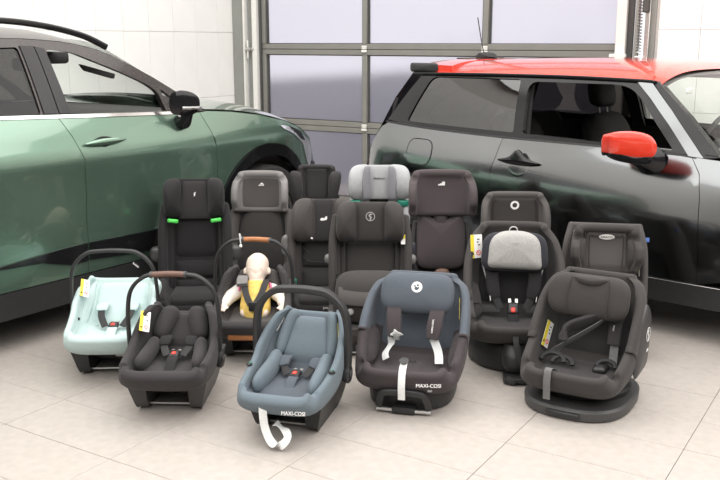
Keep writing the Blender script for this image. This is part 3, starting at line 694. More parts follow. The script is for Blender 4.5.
def cs(x): return math.copysign(1, x)
class Tub:
    """a padded bucket: a spine in the (y,z) plane, stations (y, z, half width, wing depth)"""
    def __init__(s, st, th=.03, thb=None, e1=.5, e2=.55, n=6, N=10, flare=0.0):
        s.S = crv([tuple(q) for q in st], n); s.K = len(s.S); s.th = th; s.thb = th if thb is None else thb; s.e1, s.e2, s.N, s.fl = e1, e2, N, flare
    def fr(s, t):
        k = max(0.0, min(1.0, t))*(s.K-1); i = min(int(k), s.K-2); f = k-i
        a, b = s.S[i], s.S[i+1]
        q = [u+(w-u)*f for u, w in zip(a, b)]
        def tg(j):
            u, w = s.S[max(0, j-1)], s.S[min(s.K-1, j+1)]
            return Vector((w[0]-u[0], w[1]-u[1])).normalized()
        d = (tg(i)*(1-f)+tg(i+1)*f).normalized()
        return q, d
    def raw(s, t, a, outer=False):
        (y, z, w, h), d = s.fr(t)
        sn, c = math.sin(a), abs(math.cos(a))
        xi = cs(sn)*abs(sn)**s.e1; ci = c**s.e2
        n = h*(1-ci) if not outer else h-(h+s.thb)*ci
        x = xi*(w+(s.th if outer else 0))+cs(sn)*s.fl*max(0, n)
        return Vector((x, y-d.y*n, z+d.x*n))
    def pt(s, t, a, off=0.0, outer=False):
        """a in degrees"""
        a = R(max(-89.5, min(89.5, a))); e = .01
        p = s.raw(t, a, outer)
        if not off: return p
        du = s.raw(min(1, t+e), a, outer)-s.raw(max(0, t-e), a, outer); dv = s.raw(t, min(PI/2, a+.03), outer)-s.raw(t, max(-PI/2, a-.03), outer)
        nn = dv.cross(du)
        nn = nn.normalized() if nn.length > 1e-9 else Vector((0, 0, 1))
        if not outer: nn = -nn if nn.dot(s._in(t)) < 0 and abs(math.degrees(a)) < 60 else nn
        return p+nn*off
    def _in(s, t):
        q, d = s.fr(t); return Vector((0, -d.y, d.x))
    def geo(s):
        As = [-PI/2+PI*i/(2*s.N) for i in range(2*s.N+1)]; n = len(As)
        def sec(t, sh, adv):
            (y, z, w, h), d = s.fr(t); th = s.th
            inn = [s.raw(t, a) for a in As]; out = [s.raw(t, a, True) for a in As]
            nv = Vector((0, -d.y, d.x)); tv = Vector((0, d.x, d.y))
            mid = [(p+q)/2 for p, q in zip(inn, out)]
            def rim(i0):
                c = mid[i0]; r_ = (out[i0]-inn[i0])/2
                return [c-r_*math.cos(b)+nv*(th/2*math.sin(b)) for b in (PI/4, PI/2, 3*PI/4)], [c]*3
            rR, mR = rim(n-1); rL, mL = rim(0)
            L = inn+rR+out[::-1]+rL[::-1]; Mi = mid+mR+mid[::-1]+mL
            return [m+(p-m)*sh+tv*adv for p, m in zip(L, Mi)]
        rows = []
        for ph in (82, 55, 28): rows.append(sec(0, math.cos(R(ph)), -s.th/2*math.sin(R(ph))))
        for k in range(s.K): rows.append(sec(k/(s.K-1), 1, 0))
        for ph in (28, 55, 82): rows.append(sec(1, math.cos(R(ph)), s.th/2*math.sin(R(ph))))
        g = loft(rows, True, False); m = len(rows[0])
        for base in (0, (len(rows)-1)*m):
            for i in range(n-1): g.f.append((base+i, base+i+1, base+n+3+(n-2-i), base+n+3+(n-1-i)))
        return g
    def obj(s, name, m, parent, **k): return s.geo().obj(name, m, parent, 50, **k)
    def split(s, fn, specs, parent):
        """cut the bucket into zones by face centre: specs = [(name, material)]"""
        g = s.geo(); buckets = {}
        for f in g.f:
            c = sum((Vector(g.v[i]) for i in f), Vector())/len(f); buckets.setdefault(fn(c), []).append(f)
        for k, (nm, m) in enumerate(specs):
            if k in buckets:
                h = G(); h.v = list(g.v); h.f = buckets[k]
                me = h.mesh(nm, 50); bm = bmesh.new(); bm.from_mesh(me)
                bmesh.ops.delete(bm, geom=[v for v in bm.verts if not v.link_faces], context='VERTS'); bm.to_mesh(me); bm.free()
                link(nm, me, m, parent)
    def cushion(s, t0, t1, a0, a1, th, name, m, parent, k=.6, nu=14, nv=12, p=2.2, base=-.003, outer=False, label=None, shape=None):
        rows = []
        for i in range(nu+1):
            u = -1+2*i/nu; r_ = []
            for j in range(nv+1):
                v = -1+2*j/nv
                uu = u*math.sqrt(1-k*v*v/2); vv = v*math.sqrt(1-k*u*u/2)
                if shape: uu, vv = shape(uu, vv)
                b = max(0, 1-max(abs(u), abs(v))**p)**(1/p)
                r_.append(s.pt(t0+(t1-t0)*(uu+1)/2, a0+(a1-a0)*(vv+1)/2, base+th*1.35*b, outer))
            rows.append(r_)
        return loft(rows).obj(name, m, parent, 60, label=label)
    def seam(s, pts, m, parent, r=.002, off=.001, name='piping', outer=False, n=5):
        return sweep([s.pt(t, a, off, outer) for t, a in crv(pts, n)], circ(r, 6)).obj(name, m, parent)
def sausage(path, r, name, m, parent, flat_=(1, 1), side=(1, 0, 0), n=8, pw=4):
    sec = [(a*flat_[0], b*flat_[1]) for a, b in circ(r, 14)]
    c = crv(path, n)
    return sweep(c, sec, side=side, scale=lambda q: max(.12, (1-abs(2*q-1)**pw)**.5)).obj(name, m, parent, 60)
def pillow(f, outline, th, back, wrap, name, m, parent, p=2.4, pw=2.0, rings=8):
    return pad(outline, th, back, rings, p).map(lambda x, v, n: f(x, v, n+wrap*abs(x)**pw)).obj(name, m, parent, 60)
def plane(y0, z0, rec=0):
    c, q = math.cos(R(rec)), math.sin(R(rec))
    return lambda x, v, n: (x, y0+v*q-n*c, z0+v*c+n*q)
def frame(f, x, v, n, rot=0, tilt=0):
    """matrix with X to the right, Y up the surface, Z out of it"""
    o = Vector(f(x, v, n)); X = (Vector(f(x+.01, v, n))-o).normalized(); Y = (Vector(f(x, v+.01, n))-o); Y = (Y-X*Y.dot(X)).normalized(); Z = X.cross(Y)
    m = Matrix((X, Y, Z)).transposed().to_4x4(); m.translation = o
    return m @ Matrix.Rotation(R(tilt), 4, 'Y') @ Matrix.Rotation(R(rot), 4, 'Z')
def tframe(T, t, a, off, rot=0, outer=False):
    o = T.pt(t, a, off, outer); Y = (T.pt(min(1, t+.02), a, off, outer)-T.pt(max(0, t-.02), a, off, outer)).normalized()
    X = T.pt(t, a+2, off, outer)-T.pt(t, a-2, off, outer); X = (X-Y*X.dot(Y)).normalized()
    if outer: pass
    m = Matrix((X, Y, X.cross(Y))).transposed().to_4x4(); m.translation = o
    return m @ Matrix.Rotation(R(rot), 4, 'Z')
def rimframe(T, t, sg, rot=0, tilt=28, out=.0):
    """frame on the front of a padded rim"""
    (y, z, w, h), d = T.fr(t); nv = Vector((0, -d.y, d.x)); tv = Vector((0, d.x, d.y))
    o = Vector((sg*(w+T.th/2-.024), y, z))+nv*(h+T.th/2-.002+out)
    m = Matrix((Vector((1, 0, 0)), tv, Vector((1, 0, 0)).cross(tv))).transposed().to_4x4(); m.translation = o
    return m @ Matrix.Rotation(R(rot), 4, 'Z') @ Matrix.Rotation(R(-sg*tilt), 4, 'Y')
def outframe(T, t, a, off=.002, rot=0):
    o = T.pt(t, a, 0, True); Y = (T.raw(max(0, t-.02), R(a), True)-T.raw(min(1, t+.02), R(a), True)).normalized()
    X = T.raw(t, R(a+3), True)-T.raw(t, R(a-3), True); X = (X-Y*X.dot(Y)).normalized(); Z = X.cross(Y)
    m = Matrix((X, Y, Z)).transposed().to_4x4(); m.translation = o+Z*off
    return m @ Matrix.Rotation(R(rot), 4, 'Z')
def at(g, mtx): return g.mx(mtx)
def flat(outline, th=.0012, z0=0.0):
    n = len(outline); return loft([[(x, y, z0) for x, y in outline], [(x, y, z0+th) for x, y in outline]], True, True)
def ringg(r0, r1, n=28, th=.0012): return loft([[(r0*math.cos(2*PI*i/n), r0*math.sin(2*PI*i/n), 0) for i in range(n)], [(r0*math.cos(2*PI*i/n), r0*math.sin(2*PI*i/n), th) for i in range(n)], [(r1*math.cos(2*PI*i/n), r1*math.sin(2*PI*i/n), th) for i in range(n)], [(r1*math.cos(2*PI*i/n), r1*math.sin(2*PI*i/n), 0) for i in range(n)], [(r0*math.cos(2*PI*i/n), r0*math.sin(2*PI*i/n), 0) for i in range(n)]], True)
def sticker(parent, m, w=.05, h=.075, strip=.35):
    """airbag warning label: white field, yellow edge, red ban ring"""
    o = at(flat(rrect(w, h, .004, n=3)), m).obj('warning_label', 'white_print', parent)
    at(flat(rrect(w*strip, h, .004, -w/2+w*strip/2, 0, 3), .0008, .0011), m).obj('yellow_band', 'yellow_print', o)
    at(ringg(w*.15, w*.21).mx(Matrix.Translation((w*.17, -h*.28, .0012))), m).obj('ban_ring', 'red_print', o)
    at(flat([(-.12*w, -.03*w), (.12*w, -.03*w), (.12*w, .03*w), (-.12*w, .03*w)], .0008).mx(Matrix.Translation((w*.17, -h*.28, .0012)) @ Matrix.Rotation(R(-45), 4, 'Z')), m).obj('ban_bar', 'red_print', o)
    for k, (dx_, dy_, ww) in enumerate([(.17, .30, .22), (.10, .18, .16), (.22, .06, .2)]):
        at(flat(rrect(w*ww, h*.045, .001, w*dx_, h*dy_, 2), .0008, .0012), m).obj('print_line', 'black_print', o)
    at(flat([(0, .16*w), (-.13*w, -.1*w), (.13*w, -.1*w)], .0008).mx(Matrix.Translation((-w*.33, -h*.3, .0019))), m).obj('warning_sign', 'black_print', o)
    return o
def mark(parent, m, outline, c='white_print', name='emblem', th=.0014): return at(flat(outline, th), m).obj(name, c, parent)
def harness(root, T, tsh, ash, tb, padm, strapm='webbing', off0=.008, offm=.045, offb=.04, padlen=(.08, .62), pw=.05, sw=.036, lap=62, tl=None, crotch=.12, buckle=True, padth=.018):
    for sg in (-1, 1):
        p = [T.pt(tsh, sg*ash, off0), T.pt(tsh*.72+tb*.28, sg*ash*1.1, offm), T.pt(tsh*.35+tb*.65, sg*ash*.9, offm*1.05), T.pt(tb, sg*ash*.3, offb)]
        c = crv(p, 8); side = lambda q: (1, 0, 0)
        st = sweep(c, rrect(sw, .003, .001, n=2), side=(1, 0, 0)).obj('shoulder_strap', strapm, root)
        i0, i1 = int(len(c)*padlen[0]), int(len(c)*padlen[1])
        cc = crv(c[i0:i1+1:3] if (i1-i0) > 6 else c[i0:i1+1], 5)
        L = len(cc)
        sweep(cc, rrect(pw, padth, padth*.45, n=4), side=(1, 0, 0), scale=lambda q: .72+.28*min(1, 6*min(q, 1-q)+.0)).obj('shoulder_pad', padm, root)
        if lap: sweep(crv([T.pt(tb, sg*ash*.3, offb), T.pt(tl or tb, sg*lap*.6, offb*.8), T.pt(tl or tb+.02, sg*lap, .006)], 6), rrect(sw, .003, .001, n=2), side=T.pt(tb+.1, 0)-T.pt(tb, 0)).obj('lap_strap', strapm, root)
    if crotch:
        sweep(crv([T.pt(tb+.0, 0, offb), T.pt(tb-crotch*.5, 0, offb*.9), T.pt(tb-crotch, 0, .004)], 5), rrect(.05, .014, .006, n=3), side=(1, 0, 0)).obj('crotch_pad', padm, root)
    if buckle:
        m = tframe(T, tb, 0, offb+.004)
        b = at(pad(rrect(.052, .062, .012), .016, .6), m).obj('buckle', 'shell_black', root)
        at(pad(rrect(.022, .026, .006, 0, -.012), .006, .3).mx(Matrix.Translation((0, 0, .013))), m).obj('buckle_button', 'button_red', b)
        for sg in (-1, 1): at(box(.016, .03, .006, (sg*.016, .035, .004), .002, 1), m).obj('buckle_tongue', 'steel', b)

# ------------------------------------------------------------------ infant carriers
CARRIER = [(-.315, .215, .130, .01), (-.285, .155, .158, .06), (-.16, .112, .172, .11), (-.02, .112, .178, .15), (.085, .160, .18, .155), (.175, .235, .17, .13), (.235, .305, .15, .09), (.258, .345, .125, .045)]
def shallow(st, dz=.034, dh=.030):
    out = []
    for i, (y, z, w, h) in enumerate(st):
        k = [0.15, .6, 1, 1, .8, .45, .2, 0][i]; out.append((y, z+dz*k, w, max(.008, h-dh*k)))
    return out
def carrier_base(root, T, body='shell_black', y0=-.20):
    for sg in (-1, 1):
        prof = rnd([(y0-.035, .165), (y0+.005, .02), (y0+.06, .0), (.10, .0), (.20, .03), (.245, .18), (.10, .19)], .03, 4)
        rows = [[(sg*x, y, z) for y, z in prof] for x in (.098, .103)]+[[(sg*(.142+z*.26), y, z) for y, z in prof], [(sg*(.148+z*.26), y, max(0.004, z-.004)) for y, z in prof]]
        loft(rows, True, True).obj('rocker_skid', body, root)
    box(.24, .26, .05, (0, .03, .075), .012, 2).obj('base_pan', body, root)
    tube([(-.105, y0+.05, .022), (.105, y0+.05, .022)], .006, 8, 1).obj('base_bar', 'steel', root)
    box(.05, .003, .018, (.04, -.104, .075), .0008, 1).obj('rating_plate', 'white_print', root)
def carrier_handle(root, top=.535, w=.215, y=.0, zh=.175, lean=0.0, grip=None, gw=.085, gx=0.0, m='shell_black', sec=(.018, .030)):
    p = [(-w, y, zh), (-w-.004, y+lean*.4, zh+(top-zh)*.45), (-w*.93, y+lean*.75, top-.085), (-w*.62, y+lean*.95, top-.015), (-w*.25, y+lean, top), (w*.25, y+lean, top), (w*.62, y+lean*.95, top-.015), (w*.93, y+lean*.75, top-.085), (w+.004, y+lean*.4, zh+(top-zh)*.45), (w, y, zh)]
    c = crv(p, 8)
    h = sweep(c, rrect(sec[1], sec[0], .009, n=3), side=(0, 1, 0)).obj('carry_handle', m, root)
    if grip:
        cc = [q for q in c if gx-gw <= q[0] <= gx+gw and q[2] > top-.06]
        sweep(cc, rrect(sec[1]+.006, sec[0]+.006, .012, n=3), side=(0, 1, 0)).obj('handle_grip', grip, h)
        for q in (cc[0], cc[-1]): sweep([Vector(q)-Vector((.005, 0, 0)), Vector(q)+Vector((.005, 0, 0))], rrect(sec[1]+.010, sec[0]+.010, .013, n=3), side=(0, 1, 0)).obj('grip_collar', 'shell_grey', h)
    for sg in (-1, 1):
        lathe([(.006, -.022), (.036, -.020), (.042, -.006), (.042, .006), (.034, .014), (.006, .016)], 20, 'x').mx(Matrix.Translation((sg*(w+.002), y, zh)) @ Matrix.Scale(sg, 4, (1, 0, 0))).obj('handle_hub', m, root)
        lathe([(.003, -.004), (.018, -.003), (.018, .003), (.003, .005)], 14, 'x').mx(Matrix.Translation((sg*(w+.018), y, zh))).obj('hub_button', 'shell_grey', root)
    return h

# 1 mint carrier
r = thing('infant_carrier', 'mint green infant carrier with black carry handle by the green car', 'car seat', (0, 0, 0), 0, 'infant carriers on the floor')
r.location = ground(118, 362); r.rotation_euler.z = YAW+R(3); r.scale = (.90, .92, .96)
st = shallow([(y, z+.020, w+.008+(.022 if y > .2 else 0), h*(1 if y < .2 else .45)) for y, z, w, h in CARRIER])
T = Tub(st, .034, .055, e1=.5)
T.obj('cover', 'mint_cloth', r)
T.cushion(.50, .93, -36, 36, .020, 'back_cushion', 'mint_cloth', r, k=.5)
T.cushion(.22, .50, -44, 44, .016, 'seat_cushion', 'mint_cloth', r, k=.5)
for sg in (-1, 1):
    T.cushion(.46, .95, sg*39, sg*74, .014, 'side_cushion', 'mint_cloth', r, k=.6)
    T.seam([(.1, sg*70), (.3, sg*76), (.5, sg*78), (.75, sg*80), (.93, sg*78)], 'mint_cloth', r, .0025)
    lathe([(.002, 0), (.008, .001), (.008, .004), (.002, .006)], 10, 'y').mx(Matrix.Translation(T.pt(.42, sg*82, .003))).obj('belt_hook', 'shell_black', r)
harness(r, T, .68, 11, .40, 'mint_cloth', 'webbing', off0=.018, offm=.060, padlen=(.12, .55), pw=.064, lap=None)
sticker(r, rimframe(T, .70, -1, 4, out=-.002), .046, .105)
carrier_base(r, T); carrier_handle(r, .575, .222, .02, .175, lean=-.01)
text('BeSafe', .014, 'white_print', r, Matrix.Translation((.125, -.008, .505)) @ Matrix.Rotation(PI/2, 4, 'X') @ Matrix.Rotation(R(-38), 4, 'Z'))

# 2 charcoal carrier with the brown leather grip
r = thing('infant_carrier', 'charcoal infant carrier with brown leather grip on its handle', 'car seat', (0, 0, 0), 0, 'infant carriers on the floor')
r.location = ground(179, 395); r.rotation_euler.z = YAW-R(2); r.scale = (.90, .92, .93)
st = [(-.315, .205, .140, .01), (-.285, .150, .162, .065), (-.16, .112, .172, .11), (-.02, .112, .172, .15), (.08, .158, .162, .165), (.16, .230, .145, .16), (.205, .285, .125, .13), (.225, .315, .108, .09)]
st = [(y, z+.022, w, h) for y, z, w, h in st]
T = Tub(shallow(st), .040, .055, e1=.5)
T.obj('cover', 'charcoal_cloth', r)
T.cushion(.58, .97, -33, 33, .030, 'head_cushion', 'charcoal_cloth', r, k=.45)
T.cushion(.24, .56, -38, 38, .018, 'seat_cushion', 'charcoal_cloth', r, k=.5)
for sg in (-1, 1):
    sausage([T.pt(.60, sg*40, .035), T.pt(.76, sg*44, .045), T.pt(.90, sg*44, .045), T.pt(1.0, sg*42, .035)], .046, 'head_wing', 'charcoal_cloth', r, (1, .85))
    sausage([T.pt(.24, sg*56, .03), T.pt(.36, sg*58, .04), T.pt(.48, sg*58, .045), T.pt(.58, sg*54, .04)], .042, 'hip_cushion', 'charcoal_cloth', r, (.8, 1))
harness(r, T, .64, 9, .40, 'black_cloth', 'webbing', off0=.02, offm=.062, offb=.050, padlen=(.15, .7), pw=.055, lap=None, padth=.022)
sticker(r, rimframe(T, .62, -1, 6, 24, -.002), .048, .115)
for sg in (-1, 1): box(.014, .03, .06, (sg*.212, -.02, .255), .005, 2).obj('handle_lock', 'shell_black', r)
carrier_base(r, T, 'shell_grey'); carrier_handle(r, .600, .215, -.03, .195, lean=-.01, grip='leather_brown', gw=.085, gx=-.015)

# 3 dark carrier with the tan grip (holds the doll)
r = thing('infant_carrier', 'dark grey infant carrier with tan leather grip, doll sitting in it', 'car seat', (0, 0, 0), 0, 'infant carriers on the floor')
r.location = ground(256, 346); r.rotation_euler.z = YAW-R(1); r.scale = (.90, .92, .95); doll_seat = r
T = Tub(shallow(st), .038, .055, e1=.5); TD3 = T
T.obj('cover', 'charcoal_cloth', r)
T.cushion(.60, .97, -33, 33, .020, 'head_cushion', 'brown_cloth', r, k=.45)
T.cushion(.24, .56, -38, 38, .014, 'seat_cushion', 'brown_cloth', r, k=.5)
for sg in (-1, 1): sausage([T.pt(.56, sg*42, .03), T.pt(.76, sg*46, .04), T.pt(.90, sg*46, .04), T.pt(1.0, sg*44, .03)], .044, 'head_wing', 'brown_cloth', r, (1, .85))
m = tframe(T, .80, 74, .034, rot=-4)
at(flat(rrect(.016, .075, .003, n=3)), m).obj('warning_label', 'yellow_print', r)
box(.20, .02, .045, (0, -.335, .165), .008, 2).obj('front_bar', 'leather_tan', r)
carrier_base(r, T, 'shell_black'); h = carrier_handle(r, .590, .212, -.02, .185, lean=0, grip='leather_tan', gw=.075, gx=.02)
sweep(crv([(-.060, -.03, .595), (-.068, -.045, .625), (-.062, -.05, .575)], 6), circ(.004, 6)).obj('tag_cord', 'white_webbing', h)
lathe([(.001, -.009), (.008, -.005), (.008, .005), (.001, .009)], 10).mx(Matrix.Translation((-.062, -.05, .563))).obj('tag_bead', 'white_print', h)

# doll
def blob(parts, voxel=.006, smooth=3):
    """one continuous skin from tapered limbs: parts = [(p0, r0, p1, r1)]"""
    g = G()
    for p0, r0, p1, r1 in parts:
        r0, r1 = r0*.90, r1*.90
        a, b = Vector(p0), Vector(p1); d = b-a; L = max(d.length, 1e-5); ax = d.normalized() if d.length > 1e-6 else Vector((0, 0, 1))
        q = ax.to_track_quat('Z', 'Y').to_matrix().to_4x4(); q.translation = a
        prof = [(r0*math.sin(R(t)), -r0*math.cos(R(t))) for t in (6, 35, 65, 90)]+[(r1*math.sin(R(t)), L-r1*math.cos(R(t))) for t in (90, 115, 145, 174)]
        g.cat(lathe(prof, 16).mx(q))
    me = g.mesh('blob', 0); o = bpy.data.objects.new('tmp', me); COL.objects.link(o)
    md = o.modifiers.new('r', 'REMESH'); md.mode = 'VOXEL'; md.voxel_size = voxel
    sm = o.modifiers.new('s', 'SMOOTH'); sm.iterations = smooth; sm.factor = .5
    bpy.context.view_layer.update()
    out = bpy.data.meshes.new_from_object(o.evaluated_get(bpy.context.evaluated_depsgraph_get())); bpy.data.objects.remove(o)
    out.polygons.foreach_set('use_smooth', [True]*len(out.polygons)); return out
dl = thing('doll', 'pale baby doll in a yellow shirt strapped into the dark infant carrier', 'doll', doll_seat.location, doll_seat.rotation_euler.z)
rc0 = plane(.055, .125, 36)
def rc(x, v, n): return rc0(x*.92, v*.80, n*.85)
dp = rc
def ds(*q): return Vector([c/k for c, k in zip(dp(*q), (.90, .92, .95))])     # doll frame -> carrier frame
for sg in (-1, 1):
    sweep(crv([ds(sg*.055, .225, .07), ds(sg*.060, .222, .125), ds(sg*.056, .17, .178), ds(sg*.040, .09, .200), ds(sg*.012, .02, .205)], 8), rrect(.036, .005, .0015, n=2), side=(1, 0, 0)).obj('shoulder_strap', 'webbing', doll_seat)
sweep(crv([ds(-.072, .235, .13), ds(-.070, .195, .178), ds(-.066, .155, .198)], 6), rrect(.062, .022, .009, n=4), side=(1, 0, 0)).obj('shoulder_pad', 'mid_cloth', doll_seat)
b = box(.045, .02, .05, ds(0, .01, .207), .006, 2).obj('buckle', 'shell_black', doll_seat)
head = [(dp(0, .285, .115), .062, dp(0, .335, .108), .066), (dp(0, .232, .125), .044, dp(0, .27, .12), .058), (dp(0, .195, .10), .034, dp(0, .24, .105), .034),
        (dp(0, .262, .170), .010, dp(0, .285, .172), .007), (dp(-.022, .238, .162), .008, dp(.022, .238, .162), .008)]
for sg in (-1, 1): head.append((dp(sg*.066, .275, .11), .012, dp(sg*.066, .295, .11), .012))
tor = [(dp(0, .04, .085), .075, dp(0, .16, .09), .078), (dp(-.045, .17, .085), .045, dp(.045, .17, .085), .045)]
arms = []
for sg in (-1, 1):
    arms += [(dp(sg*.085, .165, .09), .034, dp(sg*.145, .10, .115), .030), (dp(sg*.145, .10, .115), .030, dp(sg*.165, .035, .165), .026), (dp(sg*.165, .035, .165), .024, dp(sg*.165, .01, .19), .020)]
    for k in range(4): arms.append((dp(sg*(.150+.010*k), .0, .20), .007, dp(sg*(.150+.010*k), -.022, .212-.004*abs(k-1.5)), .006))
    arms.append((dp(sg*.143, .015, .19), .007, dp(sg*.133, .0, .205), .006))
    arms += [(dp(sg*.04, .03, .095), .040, dp(sg*.05, .0, .125), .030)]
link('doll_body', blob(head+tor+arms, .0055), 'doll_skin', dl)
sh = [(dp(0, .030, .095), .088, dp(0, .155, .092), .082), (dp(-.05, .168, .088), .050, dp(.05, .168, .088), .050)]
link('doll_shirt', blob(sh, .007), 'doll_shirt', dl)
for sg in (-1, 1):
    link('doll_sleeve', blob([(dp(sg*.088, .165, .092), .040, dp(sg*.148, .10, .118), .038), (dp(sg*.148, .10, .118), .038, dp(sg*.166, .045, .160), .034)], .006), 'doll_sleeve', dl)
    tube([dp(sg*.075, .20, .12), dp(sg*.085, .17, .135), dp(sg*.09, .14, .135)], .007, 8).obj('pink_trim', 'doll_pink', dl)
    m = frame(rc, sg*.024, .282, .171); at(pad(crv([(-.011, 0), (0, .0035), (.011, 0), (0, -.004)], 3, True), .002, .5), m).obj('doll_eye', 'doll_sleeve', dl)

# 4 blue grey carrier
r = thing('infant_carrier', 'blue grey infant carrier with newborn cushion and pale strap hanging in front', 'car seat', (0, 0, 0), 0, 'infant carriers on the floor')
r.location = ground(300, 415); r.rotation_euler.z = YAW-R(15); r.scale = (.84, .90, .93)
st = [(-.325, .200, .135, .01), (-.29, .145, .165, .06), (-.165, .112, .180, .11), (-.02, .115, .186, .15), (.08, .165, .186, .155), (.165, .255, .176, .13), (.225, .345, .150, .085), (.25, .39, .118, .04)]
st = [(y, z+.012, w, h) for y, z, w, h in st]
T = Tub(shallow(st), .036, .055, e1=.5)
T.obj('cover', 'blue_cloth', r)
T.cushion(.58, .93, -32, 32, .045, 'head_cushion', 'blue_cloth', r, k=.5)
T.cushion(.50, .97, -46, 46, .012, 'insert_rim', 'slate_cloth', r, k=.7)
T.cushion(.22, .55, -40, 40, .026, 'seat_cushion', 'slate_cloth', r, k=.5)
for sg in (-1, 1):
    sausage([T.pt(.22, sg*50, .03), T.pt(.36, sg*54, .045), T.pt(.48, sg*54, .05), T.pt(.60, sg*50, .045)], .046, 'hip_cushion', 'blue_cloth', r, (.75, 1.1))
    sausage([T.pt(.60, sg*40, .025), T.pt(.75, sg*44, .03), T.pt(.88, sg*40, .03), T.pt(.95, sg*22, .03)], .030, 'head_wing', 'blue_cloth', r)
    T.seam([(.08, sg*66), (.3, sg*80), (.55, sg*81), (.8, sg*80), (.95, sg*60)], 'slate_cloth', r, .003)
harness(r, T, .60, 11, .40, 'slate_cloth', 'webbing', off0=.03, offm=.065, offb=.05, padlen=(.1, .72), pw=.058, lap=None, padth=.022)
m = tframe(T, .76, 80, .008, rot=-14)
o = at(flat([(-.022, -.05), (.014, -.035), (.020, .05)], .0012), m).obj('warning_label', 'yellow_print', r); at(flat([(-.012, -.034), (.010, -.025), (.013, .02)], .001, .0013), m).obj('label_field', 'white_print', o)
text('maxi-cosi', .020, 'white_print', r, tframe(T, .80, -80, .006, rot=90), name='lettering')
text('maxi-cosi', .018, 'white_print', r, tframe(T, .47, -58, .046, rot=88), name='lettering')
text('MAXI-COSI', .023, 'white_print', r, Matrix.Translation(T.pt(.08, 18, 0, True)+Vector((0, -.012, 0))) @ Matrix.Rotation(R(74), 4, 'X') @ Matrix.Rotation(R(3), 4, 'Z'), ext=.0015)
for sg in (-1, 1):
    q = T.pt(.34, sg*89, .0); mm = Matrix.Translation((sg*(T.fr(.34)[0][2]+.022), q.y, q.z+.012))
    o = pad(rrect(.026, .075, .012), .012, .4).mx(mm @ Matrix.Rotation(R(-25), 4, 'X') @ Matrix.Rotation(0, 4, 'Z')).obj('belt_guide', 'shell_black', r); pad(rrect(.012, .05, .006), .006, .3).mx(mm @ Matrix.Rotation(R(-25), 4, 'X') @ Matrix.Translation((0, 0, .010))).obj('guide_insert', 'guide_teal', o)
    lathe([(.002, 0), (.013, .001), (.013, .005), (.002, .007)], 14, 'z').mx(Matrix.Translation((sg*(T.fr(.45)[0][2]+.018), T.pt(.45, sg*89).y, T.pt(.45, sg*89).z+.016))).obj('hook', 'light_plastic', r)
strap([(-.04, -.20, .14), (-.045, -.335, .205), (-.045, -.358, .165), (-.035, -.362, .09), (.0, -.375, .034), (.045, -.385, .026), (.075, -.37, .055), (.055, -.34, .075), (-.01, -.30, .085)], .036, .003, side=lambda q: (1, .0+.5*math.sin(q*5), .25*math.sin(q*6))).obj('adjuster_strap', 'white_webbing', r)
carrier_base(r, T, 'shell_black', -.19); carrier_handle(r, .570, .232, .045, .20, lean=.0, sec=(.030, .050))

# ------------------------------------------------------------------ high-back boosters
def head_tub(z0, z1, w, h, th=.04, y=.10, lean=.03, top=.74, bot=.85, e1=.45):
    H = z1-z0
    return Tub([(y, z0, w*bot, h*.6), (y+lean*.3, z0+.22*H, w, h), (y+lean*.6, z0+.58*H, w, h*.9), (y+lean*.55, z1-.16*H, w*.95, h*.42), (y+lean*.2, z1-.01, w*top, h*.05)], th, e1=e1)
def back_tub(z0, z1, w, h, th=.045, y=.07, lean=.09, e1=.42, top=.9):
    H = z1-z0
    return Tub([(y, z0, w, h), (y+lean*.3, z0+.3*H, w, h), (y+lean*.75, z0+.75*H, w*.98, h*.85), (y+lean, z1, w*top, h*.5)], th, e1=e1)
def seat_tub(w=.165, h=.06, z=.14, y0=-.28, y1=.06, th=.05, thb=.12):
    return Tub([(y0, z-.02, w*.92, h*.4), (y0+.05, z, w, h*.8), (y0+.2, z-.005, w, h), (y1, z-.01, w, h)], th, thb, e1=.4, e2=.5)
def booster(label, loc, rz, back, head, seat, mats, group='high-back boosters in the back row', cat='car seat'):
    r = thing('booster_seat', label, cat, loc, rz, group)
    Tb, Th, Ts = back_tub(*back[0], **back[1]), head_tub(*head[0], **head[1]), seat_tub(**seat)
    Ts.obj('seat_shell', mats['seat'], r); Tb.obj('backrest', mats['back'], r)
    if mats.get('head'): Th.obj('headrest', mats['head'], r)
    # feet: shell under the seat reaches the floor
    w = seat.get('w', .165)
    for sg in (-1, 1): box(.06, .26, .03, (sg*(w-.02), -.08, .015), .008, 1).obj('foot', 'shell_black', r)
    box(.26, .035, .30, (0, back[1].get('y', .07)+.075, back[0][0]+.14), .012, 2).obj('rear_spine', 'shell_black', r)
    box(.12, .03, .16, (0, head[1].get('y', .10)+head[1].get('lean', .03)*.5+.055, (head[0][0]+back[0][1])/2-.02), .01, 2).obj('head_carrier', 'shell_black', r)
    return r, Tb, Th, Ts
def lobed_head(r, f, W, H, ww, th, m, mc, toe=.7, top=0.0, ct=.016, cw=1.0, cshape=None, ro=.06):
    pillow(f, rrect(W*.95, H*.96, ro, n=6), .012, 2.4, 0, 'headrest', m, r)
    for sg in (-1, 1):
        o = rnd([(0, -H/2+.006), (ww*.9, -H/2), (ww*1.02, -H*.1), (ww*(1-top), H/2-.002), (0, H/2)], [.03, ro*1.0, ro, ro*1.6, .04], 8)
        pad(o, th*1.15, .5, 10, 1.9).map(lambda a, v, n: f(sg*(W/2-ww+a), v, n+toe*max(0, a)-.004-1.1*v*v)).obj('head_wing', m, r, 60)
    o = cshape or rrect((W-2*ww)*cw, H*.96, .02, n=5)
    pad(o, ct, .5, 8, 2.6).map(lambda a, v, n: f(a, v, n)).obj('head_cushion', mc, r, 60)
def pod(r, x, y, z, m, sz=(.05, .07, .085)):
    sg = cs(x); return pad(rrect(sz[1], sz[2], .025), sz[0], .2).map(lambda a, b, n: (x+sg*n, y+a, z+b)).obj('side_impact_pod', m, r)
